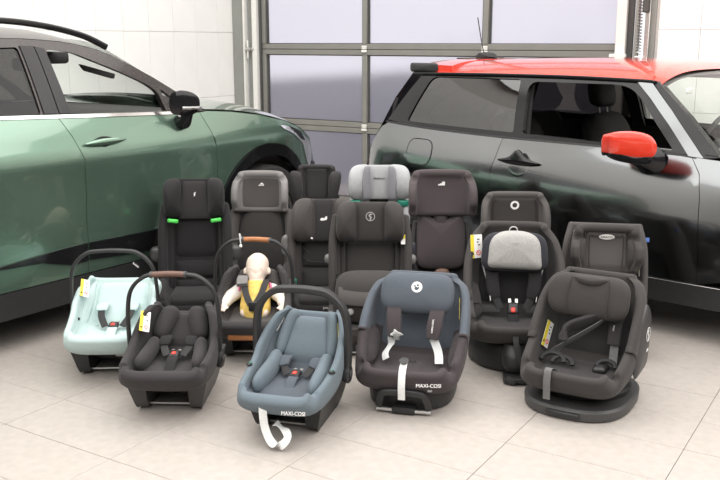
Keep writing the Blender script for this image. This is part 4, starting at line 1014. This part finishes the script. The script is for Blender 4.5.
def place(px_, sc_):
    """ground point below image column px_ where one metre spans sc_ pixels"""
    dd = FPX/sc_; lo = ground(px_, 200); hi = ground(px_, 470)
    a, b = 120.0, 479.0
    for _ in range(40):
        m_ = (a+b)/2; p = ground(px_, m_)-Vector((0, 0, CAM_H))
        if p.dot(FWD) > dd: a = m_
        else: b = m_
    return ground(px_, (a+b)/2)
def guide(r, p, m, rot=0, sz=(.05, .022)):
    return pad(rrect(sz[0], sz[1], .008), .016, .6).map(lambda a, b, n: (p[0]+a*math.cos(rot)-b*math.sin(rot), p[1]-n, p[2]+a*math.sin(rot)+b*math.cos(rot))).obj('belt_guide', m, r)

# 5 black booster with green guides
r, Tb, Th, Ts = booster('black high-back booster seat with bright green belt guides', place(198, 177), YAW+R(6),
    ((.14, .60, .155, .115), dict(th=.050, y=.07, lean=.09)), ((.56, .765, .125, .10), dict(th=.042, y=.10, lean=.03)), dict(w=.155, h=.075, z=.15, y0=-.23),
    dict(seat='black_cloth', back='black_cloth'))
fh = plane(.105, .662, 3)
lobed_head(r, fh, .335, .225, .098, .060, 'black_cloth', 'charcoal_cloth', cshape=rnd([(-.095, -.12), (.095, -.12), (.072, .085), (.06, .098), (-.06, .098), (-.072, .085)], .015))
for a, b in ((.02, .17), (.19, .38), (.40, .96)): Tb.cushion(a, b, -34, 34, .022, 'back_cushion', 'black_cloth', r, k=.3)
for sg in (-1, 1):
    Tb.cushion(.05, .98, sg*42, sg*84, .016, 'side_wing', 'black_cloth', r, k=.5)
    guide(r, fh(sg*.118, -.118, .075), 'guide_green', sg*.14, (.060, .022))
    guide(r, (sg*.19, -.05, .20), 'guide_green', 0, (.03, .03))
    lathe([(.002, -.002), (.008, 0), (.002, .006)], 12, 'y').mx(Matrix.Translation(Tb.pt(.55, sg*88)+Vector((sg*.012, -.028, 0)))).obj('stud', 'white_print', r)
    pod(r, sg*.205, .04, .36, 'shell_grey')
    pad(rrect(.05, .24, .025), .05, .5).map(lambda a, b, n: (sg*(.195)+a, b*1.0-.10, .185+n)).obj('armrest', 'black_cloth', r)
mark(r, frame(fh, -.0, .022, .017), [(-.004, -.014), (.006, -.004), (.003, .002), (.009, .014), (-.005, .004), (-.001, -.002)])
Ts.cushion(.06, .98, -46, 46, .03, 'seat_cushion', 'black_cloth', r, k=.4)

# 6 grey-bordered booster
r, Tb, Th, Ts = booster('dark brown-grey booster seat with pale grey headrest border beside the green car wheel', place(261, 164), YAW-R(2),
    ((.12, .53, .145, .06), dict(th=.02, y=.09, lean=.09)), ((.525, .735, .128, .085), dict(th=.042, y=.10, lean=.03, top=.78, bot=.98, e1=.7)), dict(w=.14, y0=-.18),
    dict(seat='charcoal_cloth', back='stone_cloth', head='mid_cloth'))
Th.cushion(.0, .86, -66, 66, .004, 'head_cushion', 'stone_cloth', r, k=.35)
fb = plane(.115, .33, 10)
pillow(fb, crv([(-.145, -.20), (-.15, -.05), (-.135, .08), (-.10, .17), (-.05, .215), (.05, .215), (.10, .17), (.135, .08), (.15, -.05), (.145, -.20)], 5, True), .045, .4, .9, 'back_cushion', 'taupe_cloth', r)
for sg in (-1, 1): pod(r, sg*.172, .08, .40, 'pod_grey', (.035, .05, .08)); sausage([(sg*.165, .03, .14), (sg*.172, .04, .30), (sg*.172, .09, .46), (sg*.160, .12, .52)], .032, 'side_wing', 'stone_cloth', r, (.8, 1.3))
mark(r, tframe(Th, .60, 0, .005), [(-.018, -.008), (.018, -.008), (.018, -.002), (.010, .010), (.000, .010), (-.006, .003)])
mark(r, tframe(Th, .60, 0, .0066), [(-.008, -.002), (.014, -.002), (.014, .0), (-.007, .0)], 'stone_cloth', 'emblem_line')

# 7 small dark booster
r, Tb, Th, Ts = booster('small black booster seat with two separate headrest wings by the door', place(316, 153), YAW-R(3),
    ((.12, .52, .13, .09), dict(th=.03, y=.07, lean=.09)), ((.50, .725, .100, .06), dict(th=.030, y=.10, lean=.04, top=.9, bot=.85)), dict(w=.115, y0=-.12),
    dict(seat='black_cloth', back='black_cloth', head='charcoal_cloth'))
Th.cushion(.03, .97, -30, 30, .014, 'head_cushion', 'charcoal_cloth', r, k=.3)
f = plane(.06, .60, 4)
for sg in (-1, 1):
    pad(crv([(-.025, -.10), (-.045, .0), (-.045, .085), (-.01, .105), (.035, .08), (.035, -.01), (.01, -.09)], 5, True), .045, .8).map(lambda a, v, n: f(sg*(.115-a*.9+ v*.12), v, n-.0+.02)).obj('head_wing', 'charcoal_cloth', r)
    Tb.cushion(.05, .95, sg*44, sg*84, .014, 'side_wing', 'black_cloth', r, k=.5)
at(ringg(.018, .021), tframe(Th, .60, 0, .013)).obj('emblem', 'stone_cloth', r)
text('c', .024, 'stone_cloth', r, tframe(Th, .60, 0, .0135), name='emblem_letter')

# 8 brown-grey booster left of the impact shield seat
r, Tb, Th, Ts = booster('brown-grey booster seat with wide rounded headrest wings and white logo', place(324, 176), YAW-R(0),
    ((.13, .56, .160, .12), dict(th=.045, y=.07, lean=.10)), ((.405, .645, .130, .11), dict(th=.046, y=.06, lean=.05, top=.70)), dict(w=.155, h=.07, y0=-.22),
    dict(seat='charcoal_cloth', back='brown_cloth'))
fh = plane(.075, .535, 6)
lobed_head(r, fh, .355, .25, .118, .058, 'brown_cloth', 'charcoal_cloth', toe=.75, top=.10, ro=.085)
for sg in (-1, 1):
    pod(r, sg*.205, .03, .40, 'pod_grey', (.035, .05, .12))
    Tb.cushion(.02, .95, sg*42, sg*84, .018, 'side_wing', 'brown_cloth', r, k=.5)
    lathe([(.002, -.002), (.007, 0), (.002, .006)], 12, 'y').mx(Matrix.Translation(fh(sg*.066, -.10, .036))).obj('stud', 'white_print', r)
    guide(r, (sg*.165, -.02, .20), 'guide_teal', 0, (.03, .04))
for a, b in ((.02, .30), (.32, .62)): Tb.cushion(a, b, -36, 36, .024, 'back_cushion', 'charcoal_cloth', r, k=.3)
for q in (.40, .48): Tb.seam([(q+.04, -40), (q, -20), (q-.02, 0), (q, 20), (q+.04, 40)], 'stone_cloth', r, .002, .026)
mark(r, frame(fh, 0, .01, .017), crv([(-.020, -.006), (-.010, .004), (.004, .002), (.012, .012), (.020, .010), (.018, -.006), (.004, -.010), (-.010, -.012)], 4, True))
Ts.cushion(.04, .96, -48, 48, .03, 'seat_cushion', 'charcoal_cloth', r, k=.4)
text('joie', .02, 'white_print', r, Matrix.Translation((.02, -.2575, .12)) @ Matrix.Rotation(PI/2, 4, 'X'))

# 9 seat with the impact shield
r = thing('impact_shield_seat', 'dark brown-grey child seat with padded impact shield across its lap', 'car seat', place(370, 193), YAW-R(1))
Tb = Tub([(.06, .13, .165, .12), (.10, .30, .17, .13), (.15, .48, .172, .12), (.18, .615, .160, .07)], .040, e1=.40)
Tb.obj('backrest', 'taupe_cloth', r)
Tb.cushion(.30, .74, -30, 30, .016, 'back_cushion', 'taupe_cloth', r, k=.2)
for sg in (-1, 1): Tb.cushion(.28, .78, sg*33, sg*58, .022, 'back_wing', 'taupe_cloth', r, k=.3); Tb.cushion(.20, .92, sg*64, sg*86, .012, 'side_wing', 'taupe_cloth', r, k=.5)
fh = plane(.085, .615, 5)
lobed_head(r, fh, .350, .215, .105, .060, 'taupe_cloth', 'taupe_cloth', toe=.6, top=.12, ct=.024, ro=.06)
for sg in (-1, 1): pod(r, sg*.208, .08, .42, 'pod_grey', (.03, .06, .05))
m = frame(fh, 0, .03, .025); o = at(ringg(.020, .0235), m).obj('emblem', 'light_plastic', r)
for q in range(3): at(flat(crv([(-.010, -.004), (0, .006), (.011, .003), (.002, -.002)], 4, True), .001).mx(Matrix.Translation((0, .009-.009*q, .0)) @ Matrix.Rotation(R(120*q), 4, 'Z')), m).obj('emblem_stroke', 'light_plastic', o)
m = rimframe(Tb, .72, 1, 0, 10, .006); o = at(flat(rrect(.022, .05, .003, n=3)), m).obj('warning_label', 'white_print', r); at(flat(rrect(.022, .022, .003, 0, .014, 3), .0008, .0012), m).obj('yellow_band', 'yellow_print', o)
sh_rows = []
for i in range(25):
    v = -1+2*i/24; e = (1-abs(v)**3.2)**(1/3.2) if abs(v) < 1 else 0
    y_in = .03-.06*(1-abs(v)**2)
    sh_rows.append([(v*.185, yy-.055*(1-v*v)*q + .02*v*v, zz) for yy, zz, q in [(.00+.06*0, .24, .2), (.0, .24+.10*e, .2), (-.03, .24+.155*e, .5), (-.075, .24+.165*e, .8), (-.115, .24+.15*e, 1), (-.155, .24+.10*e, 1), (-.165, .24+.01, 1), (-.158, .24-.07*e, 1), (-.13, .24-.09*e, 1), (-.05, .24-.08*e, .6), (.0, .24-.03*e, .2)]])
shd = loft(sh_rows, True, True).obj('impact_shield', 'taupe_cloth', r, 50)
gp = []
for i in range(17):
    v = -.84+1.68*i/16; yb = -.055*(1-v*v)+.02*v*v
    gp.append([(v*.185, -.1575+yb-.006, .335), (v*.185, -.163+yb-.006, .318), (v*.185, -.172+yb-.003, .295), (v*.185, -.174+yb-.002, .262), (v*.185, -.168+yb-.0, .256)])
gp = [[(x, y-.012+(.028 if k == 0 else .018 if k == 1 else 0.0), z) for k, (x, y, z) in enumerate(q)] for q in gp]
loft(gp).obj('shield_front', 'stone_cloth', shd, 50)
mm = Matrix.Translation((.0, -.226, .285)) @ Matrix.Rotation(R(85), 4, 'X')
text('cybex', .016, 'white_print', shd, Matrix.Translation((.03, -.247, .30)) @ Matrix.Rotation(R(85), 4, 'X'))
pad(rrect(.05, .020, .01), .006, .6).map(lambda a, b, n: (.035+a, -.228-n, .236+b)).obj('shield_button', 'white_print', shd)
for q in (-.02, .02): pad(circ(.017, 16), .006, .6).map(lambda a, b, n: (-.115+q+a, -.200-n+ -q*.25, .222+b)).obj('shield_dial', 'light_plastic', shd)
tube([(-.155, -.02, .36), (-.17, -.02, .30), (-.175, -.01, .22)], .02, 8).obj('shield_belt_horn', 'shell_black', shd)
Ts = Tub([(-.25, .14, .16, .02), (-.21, .15, .17, .04), (-.05, .14, .17, .06), (.06, .14, .17, .06)], .04, .12, e1=.4)
Ts.obj('seat_shell', 'taupe_cloth', r); Ts.seam([(.0, -70), (.0, -30), (.0, 30), (.0, 70)], 'stone_cloth', r, .003, .01)
bs = box(.34, .40, .07, (0, -.02, .035), .02, 3).obj('base', 'shell_black', r)
sweep(crv([(-.06, -.226, .05), (-.055, -.25, .055), (.055, -.25, .055), (.06, -.226, .05)], 6), rrect(.022, .014, .005, n=3), side=(0, 0, 1)).obj('recline_handle', 'shell_grey', bs)
tube([(-.14, -.225, .02), (.14, -.225, .02)], .005, 8, 1).obj('base_bar', 'steel', bs)

# 10 pale grey booster
r, Tb, Th, Ts = booster('pale silver-grey booster seat with dark print on its headrest', place(379, 161), YAW+R(0),
    ((.13, .60, .150, .11), dict(th=.04, y=.07, lean=.09)), ((.56, .785, .140, .10), dict(th=.040, y=.09, lean=.03, top=.86, bot=.86)), dict(w=.13, y0=-.12),
    dict(seat='pale_cloth', back='pale_cloth'))
fh = plane(.10, .672, 4)
lobed_head(r, fh, .385, .22, .138, .052, 'pale_cloth', 'pale_cloth', toe=.65, top=.1, cw=1.02, ro=.07)
for sg in (-1, 1):
    pad(rnd([(.052, -.100), (.098, -.100), (.105, .0), (.092, .102), (.055, .102)], .012), .020, .3, 8, 2.4).map(lambda a, v, n: fh(sg*a, v, n+.65*(a-.0525)+.045)).obj('head_strip', 'lilac_cloth', r, 60)
    guide(r, fh(sg*.145, -.125, .05), 'guide_teal', 0, (.07, .04)); Tb.cushion(.03, .98, sg*44, sg*85, .02, 'side_wing', 'pale_cloth', r, k=.5)
text('PREMIUM', .0165, 'black_print', r, frame(fh, 0, .022, .0175), ext=.0008)

# 11 plum booster
r, Tb, Th, Ts = booster('plum-grey high-back booster seat with smooth wraparound headrest', place(441, 176), YAW+R(0),
    ((.12, .50, .150, .06), dict(th=.025, y=.10, lean=.07)), ((.575, .795, .146, .105), dict(th=.044, y=.10, lean=.03, top=.84, bot=1.0, e1=.68)), dict(w=.13, h=.06, y0=-.18),
    dict(seat='black_cloth', back='charcoal_cloth', head='plum_cloth'))
fb = plane(.125, .40, 9)
pillow(fb, crv([(-.125, -.14), (-.14, -.02), (-.135, .10), (-.12, .165), (-.07, .14), (0, .125), (.07, .14), (.12, .165), (.135, .10), (.14, -.02), (.125, -.14), (0, -.16)], 5, True), .045, .4, .8, 'back_cushion', 'plum_cloth', r)
pillow(fb, rnd([(-.035, .08), (.035, .08), (.045, .24), (-.045, .24)], .01), .038, .5, .8, 'neck_column', 'plum_cloth', r)
Tb.cushion(.0, .17, -42, 42, .02, 'lumbar_cushion', 'charcoal_cloth', r, k=.3)
for sg in (-1, 1):
    Tb.cushion(.1, .9, sg*50, sg*85, .014, 'side_wing', 'charcoal_cloth', r, k=.5)
    pad(rrect(.07, .15, .02), .04, .5).map(lambda a, b, n: (sg*(.165+a*.3), -.06-n, .36+b)).obj('side_bracket', 'navy_cloth', r)
pod(r, -.195, -.02, .325, 'light_plastic', (.03, .07, .05))
mark(r, tframe(Th, .63, 0, .003), [(-.020, -.010), (.018, -.010), (.018, .012), (.002, .012), (.002, .003), (-.006, .003), (-.012, -.003), (-.020, -.003)])
o = pad(crv([(-.045, 0), (-.02, .03), (.03, .03), (.05, 0), (.03, -.025), (-.02, -.025)], 4, True), .03, .5).map(lambda a, b, n: (-.005+a, -.02-n, .245+b)).obj('belt_clip', 'leather_brown', r); pad(rrect(.055, .022, .008), .012, .5).map(lambda a, b, n: (-.0+a, -.050-n, .225+b)).obj('clip_button', 'guide_teal', o)
Ts.cushion(.04, .96, -48, 48, .03, 'seat_cushion', 'charcoal_cloth', r, k=.4)
text('i-size', .012, 'black_print', r, tframe(Th, .88, 38, .006))

# 12 seat with ring logo behind the pale headrest seat
r, Tb, Th, Ts = booster('grey-brown booster seat with plain rounded headrest and white ring logo', place(513, 182), YAW-R(2),
    ((.13, .56, .155, .11), dict(th=.04, y=.07, lean=.09)), ((.44, .705, .150, .085), dict(th=.036, y=.10, lean=.03, top=.80, bot=1.0)), dict(w=.14, y0=-.14),
    dict(seat='charcoal_cloth', back='taupe_cloth', head='stone_cloth'))
Th.cushion(.03, .92, -50, 50, .012, 'head_cushion', 'taupe_cloth', r, k=.2)
at(ringg(.013, .024, th=.002), tframe(Th, .68, 0, .012)).obj('emblem', 'white_print', r)
for sg in (-1, 1): Th.seam([(.0, sg*40), (.3, sg*39), (.6, sg*39), (.9, sg*36)], 'charcoal_cloth', r, .002, .013)

# 14 wide booster with oval logo
r, Tb, Th, Ts = booster('dark grey booster with white oval logo and wide frame against the hatchback sill', place(601, 199), YAW-R(10),
    ((.10, .60, .180, .075), dict(th=.032, y=.09, lean=.11, top=.84, e1=.42)), ((.41, .610, .130, .095), dict(th=.042, y=.04, lean=.06, top=.86, bot=.9)), dict(w=.15, h=.06, y0=-.12),
    dict(seat='charcoal_cloth', back='stone_cloth', head='taupe_cloth'))
Th.cushion(.05, .92, -40, 40, .012, 'head_cushion', 'stone_cloth', r, k=.2)
for sg in (-1, 1): Th.cushion(.02, .98, sg*46, sg*87, .022, 'head_wing', 'taupe_cloth', r, k=.6); Th.seam([(.05, sg*22), (.5, sg*22), (.75, sg*24)], 'charcoal_cloth', r, .002, .013)
Th.seam([(.93, -26), (.80, -18), (.74, 0), (.80, 18), (.93, 26)], 'charcoal_cloth', r, .0025, .013)
m = tframe(Th, .78, 0, .019); o = mark(r, m, [(.038*math.cos(2*PI*i/24), .015*math.sin(2*PI*i/24)) for i in range(24)], 'white_print'); text('GRACO', .017, 'stone_cloth', o, m @ Matrix.Translation((0, 0, .0018)))
for a_, t_ in ((-80, .84), (80, .80), (82, .52)):
    m = tframe(Tb, t_, a_, .006); o = at(flat(rrect(.020, .042, .003, n=3)), m).obj('warning_label', 'white_print', r); at(flat(rrect(.020, .020, .003, 0, .010, 3), .0008, .0012), m).obj('yellow_band', 'yellow_print', o)
box(.022, .004, .022, Tb.pt(.80, 86, 0, True)+Vector((.008, 0, 0)), .001, 1).obj('side_tag', 'blue_print', r)
Tb.cushion(.0, .6, -40, 40, .02, 'back_cushion', 'stone_cloth', r, k=.3); Ts.cushion(.04, .96, -48, 48, .03, 'seat_cushion', 'charcoal_cloth', r, k=.4)

# ------------------------------------------------------------------ front-row toddler seats
# 13 seat with the pale headrest, ring logo and support leg
r = thing('toddler_seat', 'black toddler seat with pale grey headrest pad and support leg', 'car seat', place(511, 203.5), YAW-R(6))
T = Tub([(-.26, .235, .14, .02), (-.22, .185, .178, .07), (-.08, .165, .195, .15), (.04, .19, .20, .19), (.11, .32, .205, .165), (.16, .46, .20, .115), (.175, .57, .175, .06), (.165, .625, .13, .02)], .038, e1=.45)
T.obj('cover', 'taupe_cloth', r)
T.cushion(.50, .80, -40, 40, .016, 'back_cushion', 'black_cloth', r, k=.3); T.cushion(.12, .46, -46, 46, .03, 'seat_cushion', 'charcoal_cloth', r, k=.4)
for sg in (-1, 1):
    T.cushion(.30, .60, sg*48, sg*84, .034, 'hip_cushion', 'charcoal_cloth', r, k=.8)
    T.seam([(.10, sg*40), (.16, sg*66), (.3, sg*84), (.42, sg*87)], 'yellow_print', r, .0014, .002)
fh = plane(.065, .525, 10)
pillow(fh, rnd([(-.165, -.10), (.165, -.10), (.150, .09), (-.150, .09)], .075, 7), .045, .8, 1.6, 'headrest', 'navy_cloth', r)
pillow(fh, rnd([(-.135, -.085), (.135, -.092), (.125, .06), (.06, .098), (-.06, .098), (-.125, .06)], [.035, .035, .05, .05, .05, .05], 6), .068, .2, 1.5, 'headrest_pad', 'melange_cloth', r, p=3)
o = at(ringg(.017, .0225, th=.002), tframe(T, .935, 0, .004)).obj('emblem', 'white_print', r)
text('swandoo', .010, 'pale_cloth', r, frame(fh, 0, .04, .069))
harness(r, T, .76, 15, .45, 'black_cloth', 'webbing', off0=.05, offm=.085, offb=.075, padlen=(.18, .78), pw=.062, lap=60, tl=.45, crotch=.16, padth=.022)
for sg in (-1, 1): sweep(crv([T.pt(.70, sg*40, .02), T.pt(.58, sg*30, .07), T.pt(.50, sg*22, .085)], 5), rrect(.018, .003, .001, n=2), side=(0, -.6, .8)).obj('elastic_strap', 'white_webbing', r)
sticker(r, rimframe(T, .80, -1, 3, 20, .004), .060, .115, .3)
o = mark(r, outframe(T, .05, 22, .002), [(-.022, -.012), (.022, -.012), (.012, .0), (.022, .012), (.006, .012), (0, .004), (-.006, .012), (-.022, .012), (-.012, 0)], 'light_plastic', 'recline_mark')
loft([[(x*k_, y*k_+.0, z) for x, y in [(.21*math.cos(a)*(1 if math.sin(a) > -.2 else .96), .22*math.sin(a)) for a in [2*PI*i/32 for i in range(32)]]] for z, k_ in ((.0, .93), (.012, 1.0), (.08, 1.02), (.13, .94), (.15, .8))], True, True).obj('base', 'shell_black', r)
lg = loft([[(x*.055*a, -.215-q+y*.035*a, z) for x, y in circ(1, 16)] for q, z, a in ((.02, .155, .9), (.05, .12, 1.15), (.065, .07, 1.1), (.06, .035, .8))], True, True).obj('support_leg', 'shell_black', r)
box(.11, .14, .028, (0, -.30, .016), .012, 2).obj('leg_foot', 'shell_black', lg)
strap([(.0, -.265, .225), (.0, -.305, .18), (.02, -.33, .10), (.055, -.345, .035), (.0, -.375, .014), (-.045, -.36, .03)], .026, .003, side=lambda q: (1, .2*math.sin(q*4), .2)).obj('adjuster_strap', 'webbing', r)

# 15 black seat on a round base at the right
r = thing('toddler_seat', 'dark grey swivel toddler seat turned aside with yellow warning label', 'car seat', place(583, 228), YAW-R(30)); r.scale = (1.0, 1.0, .93)
T = Tub([(-.285, .205, .135, .02), (-.25, .145, .172, .07), (-.10, .125, .186, .15), (.03, .155, .19, .19), (.10, .28, .192, .17), (.155, .42, .186, .12), (.185, .51, .16, .07), (.195, .545, .12, .03)], .038, e1=.45)
T.obj('cover', 'taupe_cloth', r)
T.cushion(.48, .82, -40, 40, .02, 'back_cushion', 'charcoal_cloth', r, k=.3); T.cushion(.12, .44, -46, 46, .026, 'seat_cushion', 'charcoal_cloth', r, k=.4)
fh = plane(.045, .475, 14)
hr = pillow(fh, rrect(.35, .20, .085, n=7), .055, .9, 1.5, 'headrest', 'taupe_cloth', r)
for sg in (-1, 1): tube([fh(sg*.085, -.09, .045+1.5*.0072), fh(sg*.088, 0, .062+1.5*.0077), fh(sg*.08, .085, .045+1.5*.0064)], .0022, 6).obj('piping', 'charcoal_cloth', hr)
pillow(fh, crv([(-.08, .09), (-.06, .055), (0, .042), (.06, .055), (.08, .09), (0, .098)], 5, True), .070, .3, 1.5, 'head_grip', 'taupe_cloth', r)
sweep(crv([T.pt(.74, 24, .04), T.pt(.62, 5, .13), T.pt(.48, -30, .13), T.pt(.36, -62, .05)], 8), rrect(.032, .003, .001, n=2), side=(.4, -.3, .9)).obj('shoulder_strap', 'grey_webbing', r)
sweep(crv([T.pt(.74, 24, .045), T.pt(.66, 10, .125), T.pt(.57, -8, .142), T.pt(.51, -22, .138)], 6), rrect(.056, .022, .01, n=4), side=(.4, -.3, .9)).obj('shoulder_pad', 'charcoal_cloth', r)
sweep(crv([T.pt(.74, 26, .03), T.pt(.60, 30, .06), T.pt(.46, 34, .05), T.pt(.38, 30, .03)], 8), rrect(.036, .003, .001, n=2), side=(1, 0, 0)).obj('shoulder_strap', 'grey_webbing', r)
sweep(crv([T.pt(.72, 26, .045), T.pt(.62, 29, .072), T.pt(.53, 32, .065)], 6), rrect(.056, .02, .009, n=4), side=(1, 0, 0)).obj('shoulder_pad', 'charcoal_cloth', r)
text('cybex', .012, 'white_print', r, tframe(T, .60, 30, .085, rot=90))
m = tframe(T, .34, 10, .04); b = at(pad(rrect(.06, .07, .015), .022, .6), m).obj('buckle', 'shell_black', r)
for k, (tt, aa, rr) in enumerate([(.30, -30, .05), (.30, -8, .045), (.34, 20, .04)]):
    c = T.pt(tt, aa, .05); tube([c+Vector((rr*math.cos(q), rr*.5*math.sin(q), rr*.6*math.sin(q))) for q in [PI*i/8 for i in range(9)]], .011, 8, 3).obj('harness_loop', 'webbing', r)
sticker(r, tframe(T, .53, -70, .012, rot=-8), .060, .125, .42)
at(ringg(.026, .030), tframe(T, .66, 84, .006, outer=True)).obj('side_emblem', 'white_print', r)
tube([(.232, .02, .33), (.234, .03, .345), (.232, .045, .335), (.233, .05, .36)], .002, 6).obj('emblem_stroke', 'white_print', r)
sd = pad(rnd([(-.13, -.16), (.06, -.15), (.10, .10), (.02, .17), (-.06, .12)], .03, 4), .022, .4).map(lambda a, b, n: (.222+n, .07+a, .30+b)).obj('side_shield', 'shell_grey', r)
m = Matrix.Translation((.246, .06, .33)) @ Matrix.Rotation(PI/2, 4, 'Z') @ Matrix.Rotation(PI/2, 4, 'X')
o = at(ringg(.030, .0335), m).obj('side_emblem', 'white_print', sd)
for q in range(3): at(flat(crv([(-.014, -.005), (0, .007), (.015, .003), (.002, -.003)], 4, True), .001).mx(Matrix.Translation((0, .013-.013*q, 0)) @ Matrix.Rotation(R(120*q), 4, 'Z')), m).obj('emblem_stroke', 'white_print', o)
at(flat(rrect(.030, .012, .002, .0, -.075, 2)), m).obj('side_plate', 'white_print', sd)
strap([(-.06, -.24, .20), (-.06, -.315, .235), (-.06, -.335, .19), (-.058, -.335, .10)], .030, .003).obj('adjuster_strap', 'grey_webbing', r)
bs = loft([[(x*k_, y*k_-.02, z) for x, y in [(.225*cs(math.cos(a))*abs(math.cos(a))**.75, .275*cs(math.sin(a))*abs(math.sin(a))**.75) for a in [2*PI*i/36 for i in range(36)]]] for z, k_ in ((.0, .95), (.008, 1.0), (.045, 1.01), (.055, .97))], True, True).obj('base', 'shell_grey', r)
lathe([(.02, .05), (.19, .055), (.20, .085), (.17, .115), (.02, .12)], 32).mx(Matrix.Translation((0, 0, 0))).obj('turntable', 'shell_black', bs)
box(.14, .012, .02, (0, -.30, .03), .004, 1).obj('base_lever', 'shell_black', bs)

# 16 two-tone seat
r = thing('toddler_seat', 'two-tone toddler seat, slate blue above and aubergine below, with white straps', 'car seat', place(414, 225), YAW-R(13))
T = Tub([(-.275, .190, .140, .02), (-.24, .132, .178, .07), (-.10, .11, .195, .15), (.03, .145, .20, .185), (.115, .25, .20, .16), (.185, .355, .19, .11), (.225, .43, .165, .06), (.235, .47, .12, .02)], .038, e1=.45)
T.split(lambda c: 0 if c.z+.25*c.y > .29 else 1, [('upper_cover', 'slate_cloth'), ('lower_cover', 'aubergine_cloth')], r)
T.cushion(.48, .84, -40, 40, .02, 'back_cushion', 'slate_cloth', r, k=.3); T.cushion(.12, .46, -48, 48, .028, 'seat_cushion', 'aubergine_cloth', r, k=.4)
for sg in (-1, 1):
    T.cushion(.26, .56, sg*50, sg*85, .03, 'hip_cushion', 'aubergine_cloth', r, k=.8)
    q = T.pt(.66, sg*88); box(.018, .014, .034, (q.x+sg*.012, q.y-.018, q.z), .004, 2).obj('strap_holder', 'shell_black', r)
fh = plane(.085, .425, 24)
pillow(fh, rrect(.325, .185, .08, n=7), .060, .8, 1.3, 'headrest', 'slate_cloth', r, p=2.1)
m = frame(fh, 0, .022, .060); o = at(flat(circ(.024, 28), .0016), m).obj('emblem', 'white_print', r)
for g_ in (flat(circ(.005, 12), .001).mx(Matrix.Translation((.004, .008, .0016))), flat(crv([(-.010, -.006), (-.004, .002), (.004, -.002), (.012, .004), (.006, -.012), (-.006, -.013)], 4, True), .001, .0016), flat(circ(.004, 10), .001).mx(Matrix.Translation((-.009, .004, .0016)))): at(g_, m).obj('emblem_figure', 'slate_cloth', o)
for sg in (-1, 1):
    p = [T.pt(.74, sg*20, .085), T.pt(.60, sg*25, .150), T.pt(.45, sg*(32 if sg < 0 else 30), .145)]
    sweep(crv(p, 8), rrect(.066, .022, .010, n=4), side=(1, 0, 0), scale=lambda q: .75+.25*min(1, 5*min(q, 1-q))).obj('shoulder_pad', 'aubergine_cloth', r)
sweep(crv([T.pt(.47, -32, .145), T.pt(.42, -26, .165), T.pt(.41, -8, .16), T.pt(.47, -4, .15), T.pt(.47, -18, .13), T.pt(.40, -40, .10), T.pt(.33, -42, .075), T.pt(.30, -20, .06)], 7), rrect(.034, .003, .001, n=2), side=lambda q: (.5+.5*q, -.3, .8-.4*q)).obj('harness_strap', 'white_webbing', r)
sweep(crv([T.pt(.47, 30, .14), T.pt(.42, 30, .12), T.pt(.36, 32, .08), T.pt(.31, 26, .05)], 7), rrect(.036, .003, .001, n=2), side=(1, .2, 0)).obj('harness_strap', 'white_webbing', r)
text('maxi-cosi', .016, 'white_print', r, tframe(T, .54, 27, .168, rot=88))
at(pad(crv([(-.05, -.06), (-.045, .05), (0, .065), (.045, .05), (.05, -.06), (0, -.07)], 5, True), .016, .4), tframe(T, .30, 0, .028)).obj('crotch_pad', 'aubergine_cloth', r)
at(pad(rrect(.03, .014, .006), .004, .3), tframe(T, .345, 0, .043)).obj('buckle_slot', 'shell_black', r)
m = tframe(T, .66, 84, .010, rot=-16); o = at(flat(rrect(.028, .10, .003, n=3)), m).obj('warning_label', 'yellow_print', r)
for q in range(5): at(flat(rrect(.014, .010, .001, 0, -.036+.018*q, 2), .0008, .0012), m).obj('print_line', 'black_print' if q % 2 else 'white_print', o)
text('MAXI-COSI', .021, 'white_print', r, Matrix.Translation(T.pt(.06, 17, 0, True)+Vector((0, -.012, 0))) @ Matrix.Rotation(R(72), 4, 'X') @ Matrix.Rotation(R(4), 4, 'Z'), ext=.0015)
text('360', .013, 'light_plastic', r, Matrix.Translation(T.pt(.06, 19, 0, True)+Vector((0, -.016, -.020))) @ Matrix.Rotation(R(72), 4, 'X') @ Matrix.Rotation(R(4), 4, 'Z'), ext=.0015)
strap([(.0, -.25, .23), (-.0, -.30, .205), (-.0, -.318, .15), (-.0, -.312, .085)], .030, .003).obj('adjuster_strap', 'white_webbing', r)
lathe([(.004, -.004), (.018, -.003), (.02, .002), (.004, .004)], 18).mx(Matrix.Translation((0, -.262, .236)) @ Matrix.Rotation(R(20), 4, 'X')).obj('adjuster_button', 'shell_black', r)
bs = loft([[(x*k_, y*k_, z) for x, y in [(.19*cs(math.cos(a))*abs(math.cos(a))**.7, .225*cs(math.sin(a))*abs(math.sin(a))**.7) for a in [2*PI*i/36 for i in range(36)]]] for z, k_ in ((.0, .9), (.01, .97), (.06, 1.0), (.10, .95))], True, True).obj('base', 'shell_black', r)
sweep(crv([(-.105, -.255, .03), (-.095, -.275, .075), (-.07, -.288, .105), (.07, -.288, .105), (.095, -.275, .075), (.105, -.255, .03)], 6), rrect(.03, .02, .008, n=3), side=(0, -.3, .9)).obj('recline_handle', 'shell_black', bs)
for q in (-1, 1): tube([(q*.045, -.262, .018), (q*.115, -.258, .018)], .009, 8, 1).obj('connector', 'steel', bs)
box(.10, .05, .03, (0, -.25, .02), .008, 2).obj('connector_block', 'shell_black', bs)
